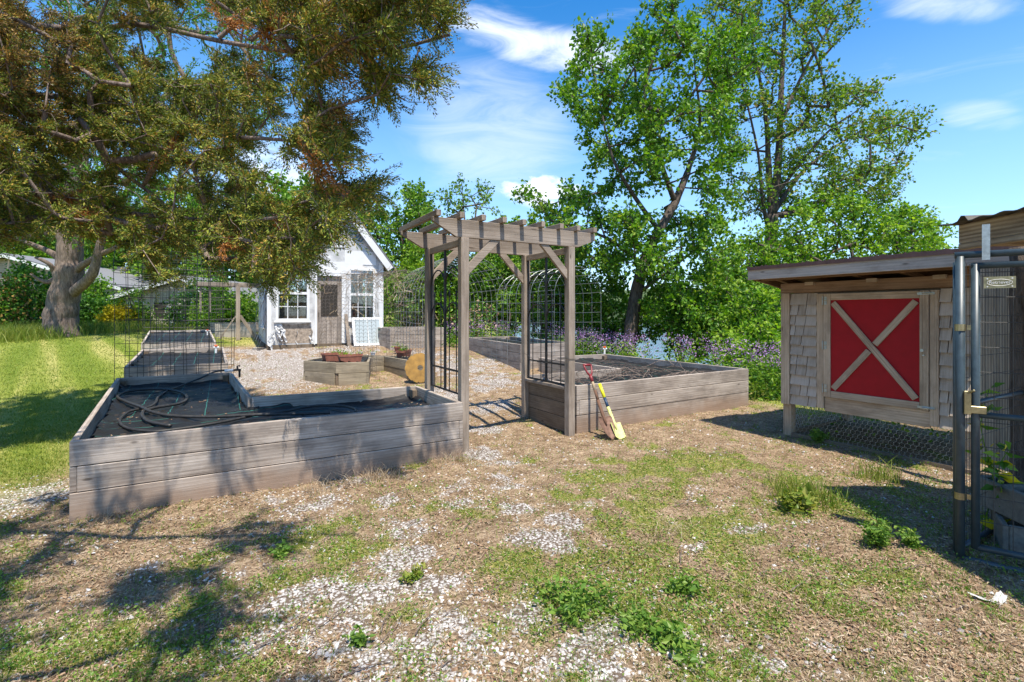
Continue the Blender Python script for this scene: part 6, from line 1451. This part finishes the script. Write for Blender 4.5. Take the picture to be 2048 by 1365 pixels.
weed(1640, 885, .13, .13, 300, 'broad leaved weed at the foot of the coop leg', ls=.05)
weed(1165, 1215, .28, .06, 560, 'large sprawling leafy weed in the centre of the near gravel', mt='weed', ls=.04)
weed(1260, 1245, .22, .05, 340, 'leafy weed just right of the large sprawling one', mt='weed', ls=.035)
weed(1335, 1300, .22, .05, 300, 'flat leafy weed spreading toward the bottom edge', mt='weed', ls=.045)
weed(715, 1290, .07, .05, 120, 'tiny weed on the near gravel left of the centre')
weed(820, 1160, .10, .05, 160, 'yellowing flat weed amid pale gravel', mt='grass')
weed(1365, 1180, .12, .07, 260, 'small green weed on dirt in front of the spade bed shadow')
weed(560, 1110, .10, .05, 200, 'low clover clump in the dappled shade before the L shaped bed')
weed(1590, 1020, .16, .12, 400, 'bright grassy clump at the edge of the roof shadow', mt='grass', ls=.07)
# tall plant behind gate mesh
for px, Z, h, lab in ((1975, 3.3, 1.0, 'tall leafy weed with yellowing leaves climbing behind the gate mesh'), (2010, 3.2, .6, 'shorter yellow leaved weed beside the concrete blocks')):
    X = (px - CX) / F * Z; p = W(X, Z, 0); t = thing('tall_weed', tuple(p), lab, 'weed', 'tall weeds inside the kennel')
    pts = [p + Vector((.03 * math.sin(k * .9), .03 * math.cos(k), h * k / 8)) for k in range(9)]; mb = MB(); mb.tube(pts, [.006 - .0005 * k for k in range(9)], 6); mb.build('stem', M['leaf_bush'], t)
    A_ = np.array(pts); n = 46; u = rg.integers(1, 9, n); pos = A_[u] + rg.normal(size=(n, 3)) * .02; an = rg.uniform(0, 6.28, n); d = np.stack([np.cos(an), np.sin(an), rg.uniform(-.4, .3, n)], -1)
    V, Fq = leafquads(pos, d, rg.uniform(.06, .14, n), .5, .3, .2); k_ = int(n * .7); bulk('leaves', V[:k_ * 4], Fq[:k_], M['leaf_bush'], t); bulk('yellow_leaves', V[k_ * 4:], Fq[k_:] - k_ * 4, M['yellow_leaf'], t)
# greenery growing inside the coop run
x = rg.uniform(6.6, 9.2, 2500); y = rg.uniform(.6, 4.2, 2500); z = terrain(x, y)
m_ = (x > 7.5) | (rg.random(2500) < .25); x, y, z = x[m_], y[m_], z[m_]; N = len(x); pos = np.stack([x, y, z + rg.random(N) * .4], -1); V, Fq = leafquads(pos, rg.normal(size=(N, 3)), rg.uniform(.03, .08, N), .6, .2, .1)
props(bulk('undergrowth', V, Fq, M['leaf_bush']), 'dark leafy undergrowth seen through the wire beneath the coop', 'undergrowth', kind='stuff')
# leaf bits on the fabric of the near bed
x = rg.uniform(-1.3, 2.1, 700); y = rg.uniform(4.8, 9.0, 700); m_ = in_poly(x, y, [(-.9, 4.8), (2.1, 4.8), (2.1, 6.0), (.2, 6.1), (.0, 8.9), (-1.2, 8.9)]) & (fbm(x, y, 1.5, 3, 31) > .45); x, y = x[m_], y[m_]; N = len(x)
dg = bpy.context.evaluated_depsgraph_get(); from mathutils.bvhtree import BVHTree
me = fab1.data; off = BASE[fab1.name]; bv = BVHTree.FromPolygons([v.co + off for v in me.vertices], [tuple(p.vertices) for p in me.polygons])
z = np.array([(lambda h: h[0].z if h[0] else .45)(bv.ray_cast(Vector((a_, b_, 1)), Vector((0, 0, -1)))) for a_, b_ in zip(x, y)])
V, Fq = lying(x, y, z, rg.uniform(.012, .05, N), rg.uniform(.004, .012, N), np.full(N, .004), .1)
props(bulk('fallen_leaves', V, Fq, M['dry_leaf']), 'dry leaf bits fallen on the black fabric of the L shaped bed', 'fallen leaves', kind='stuff')
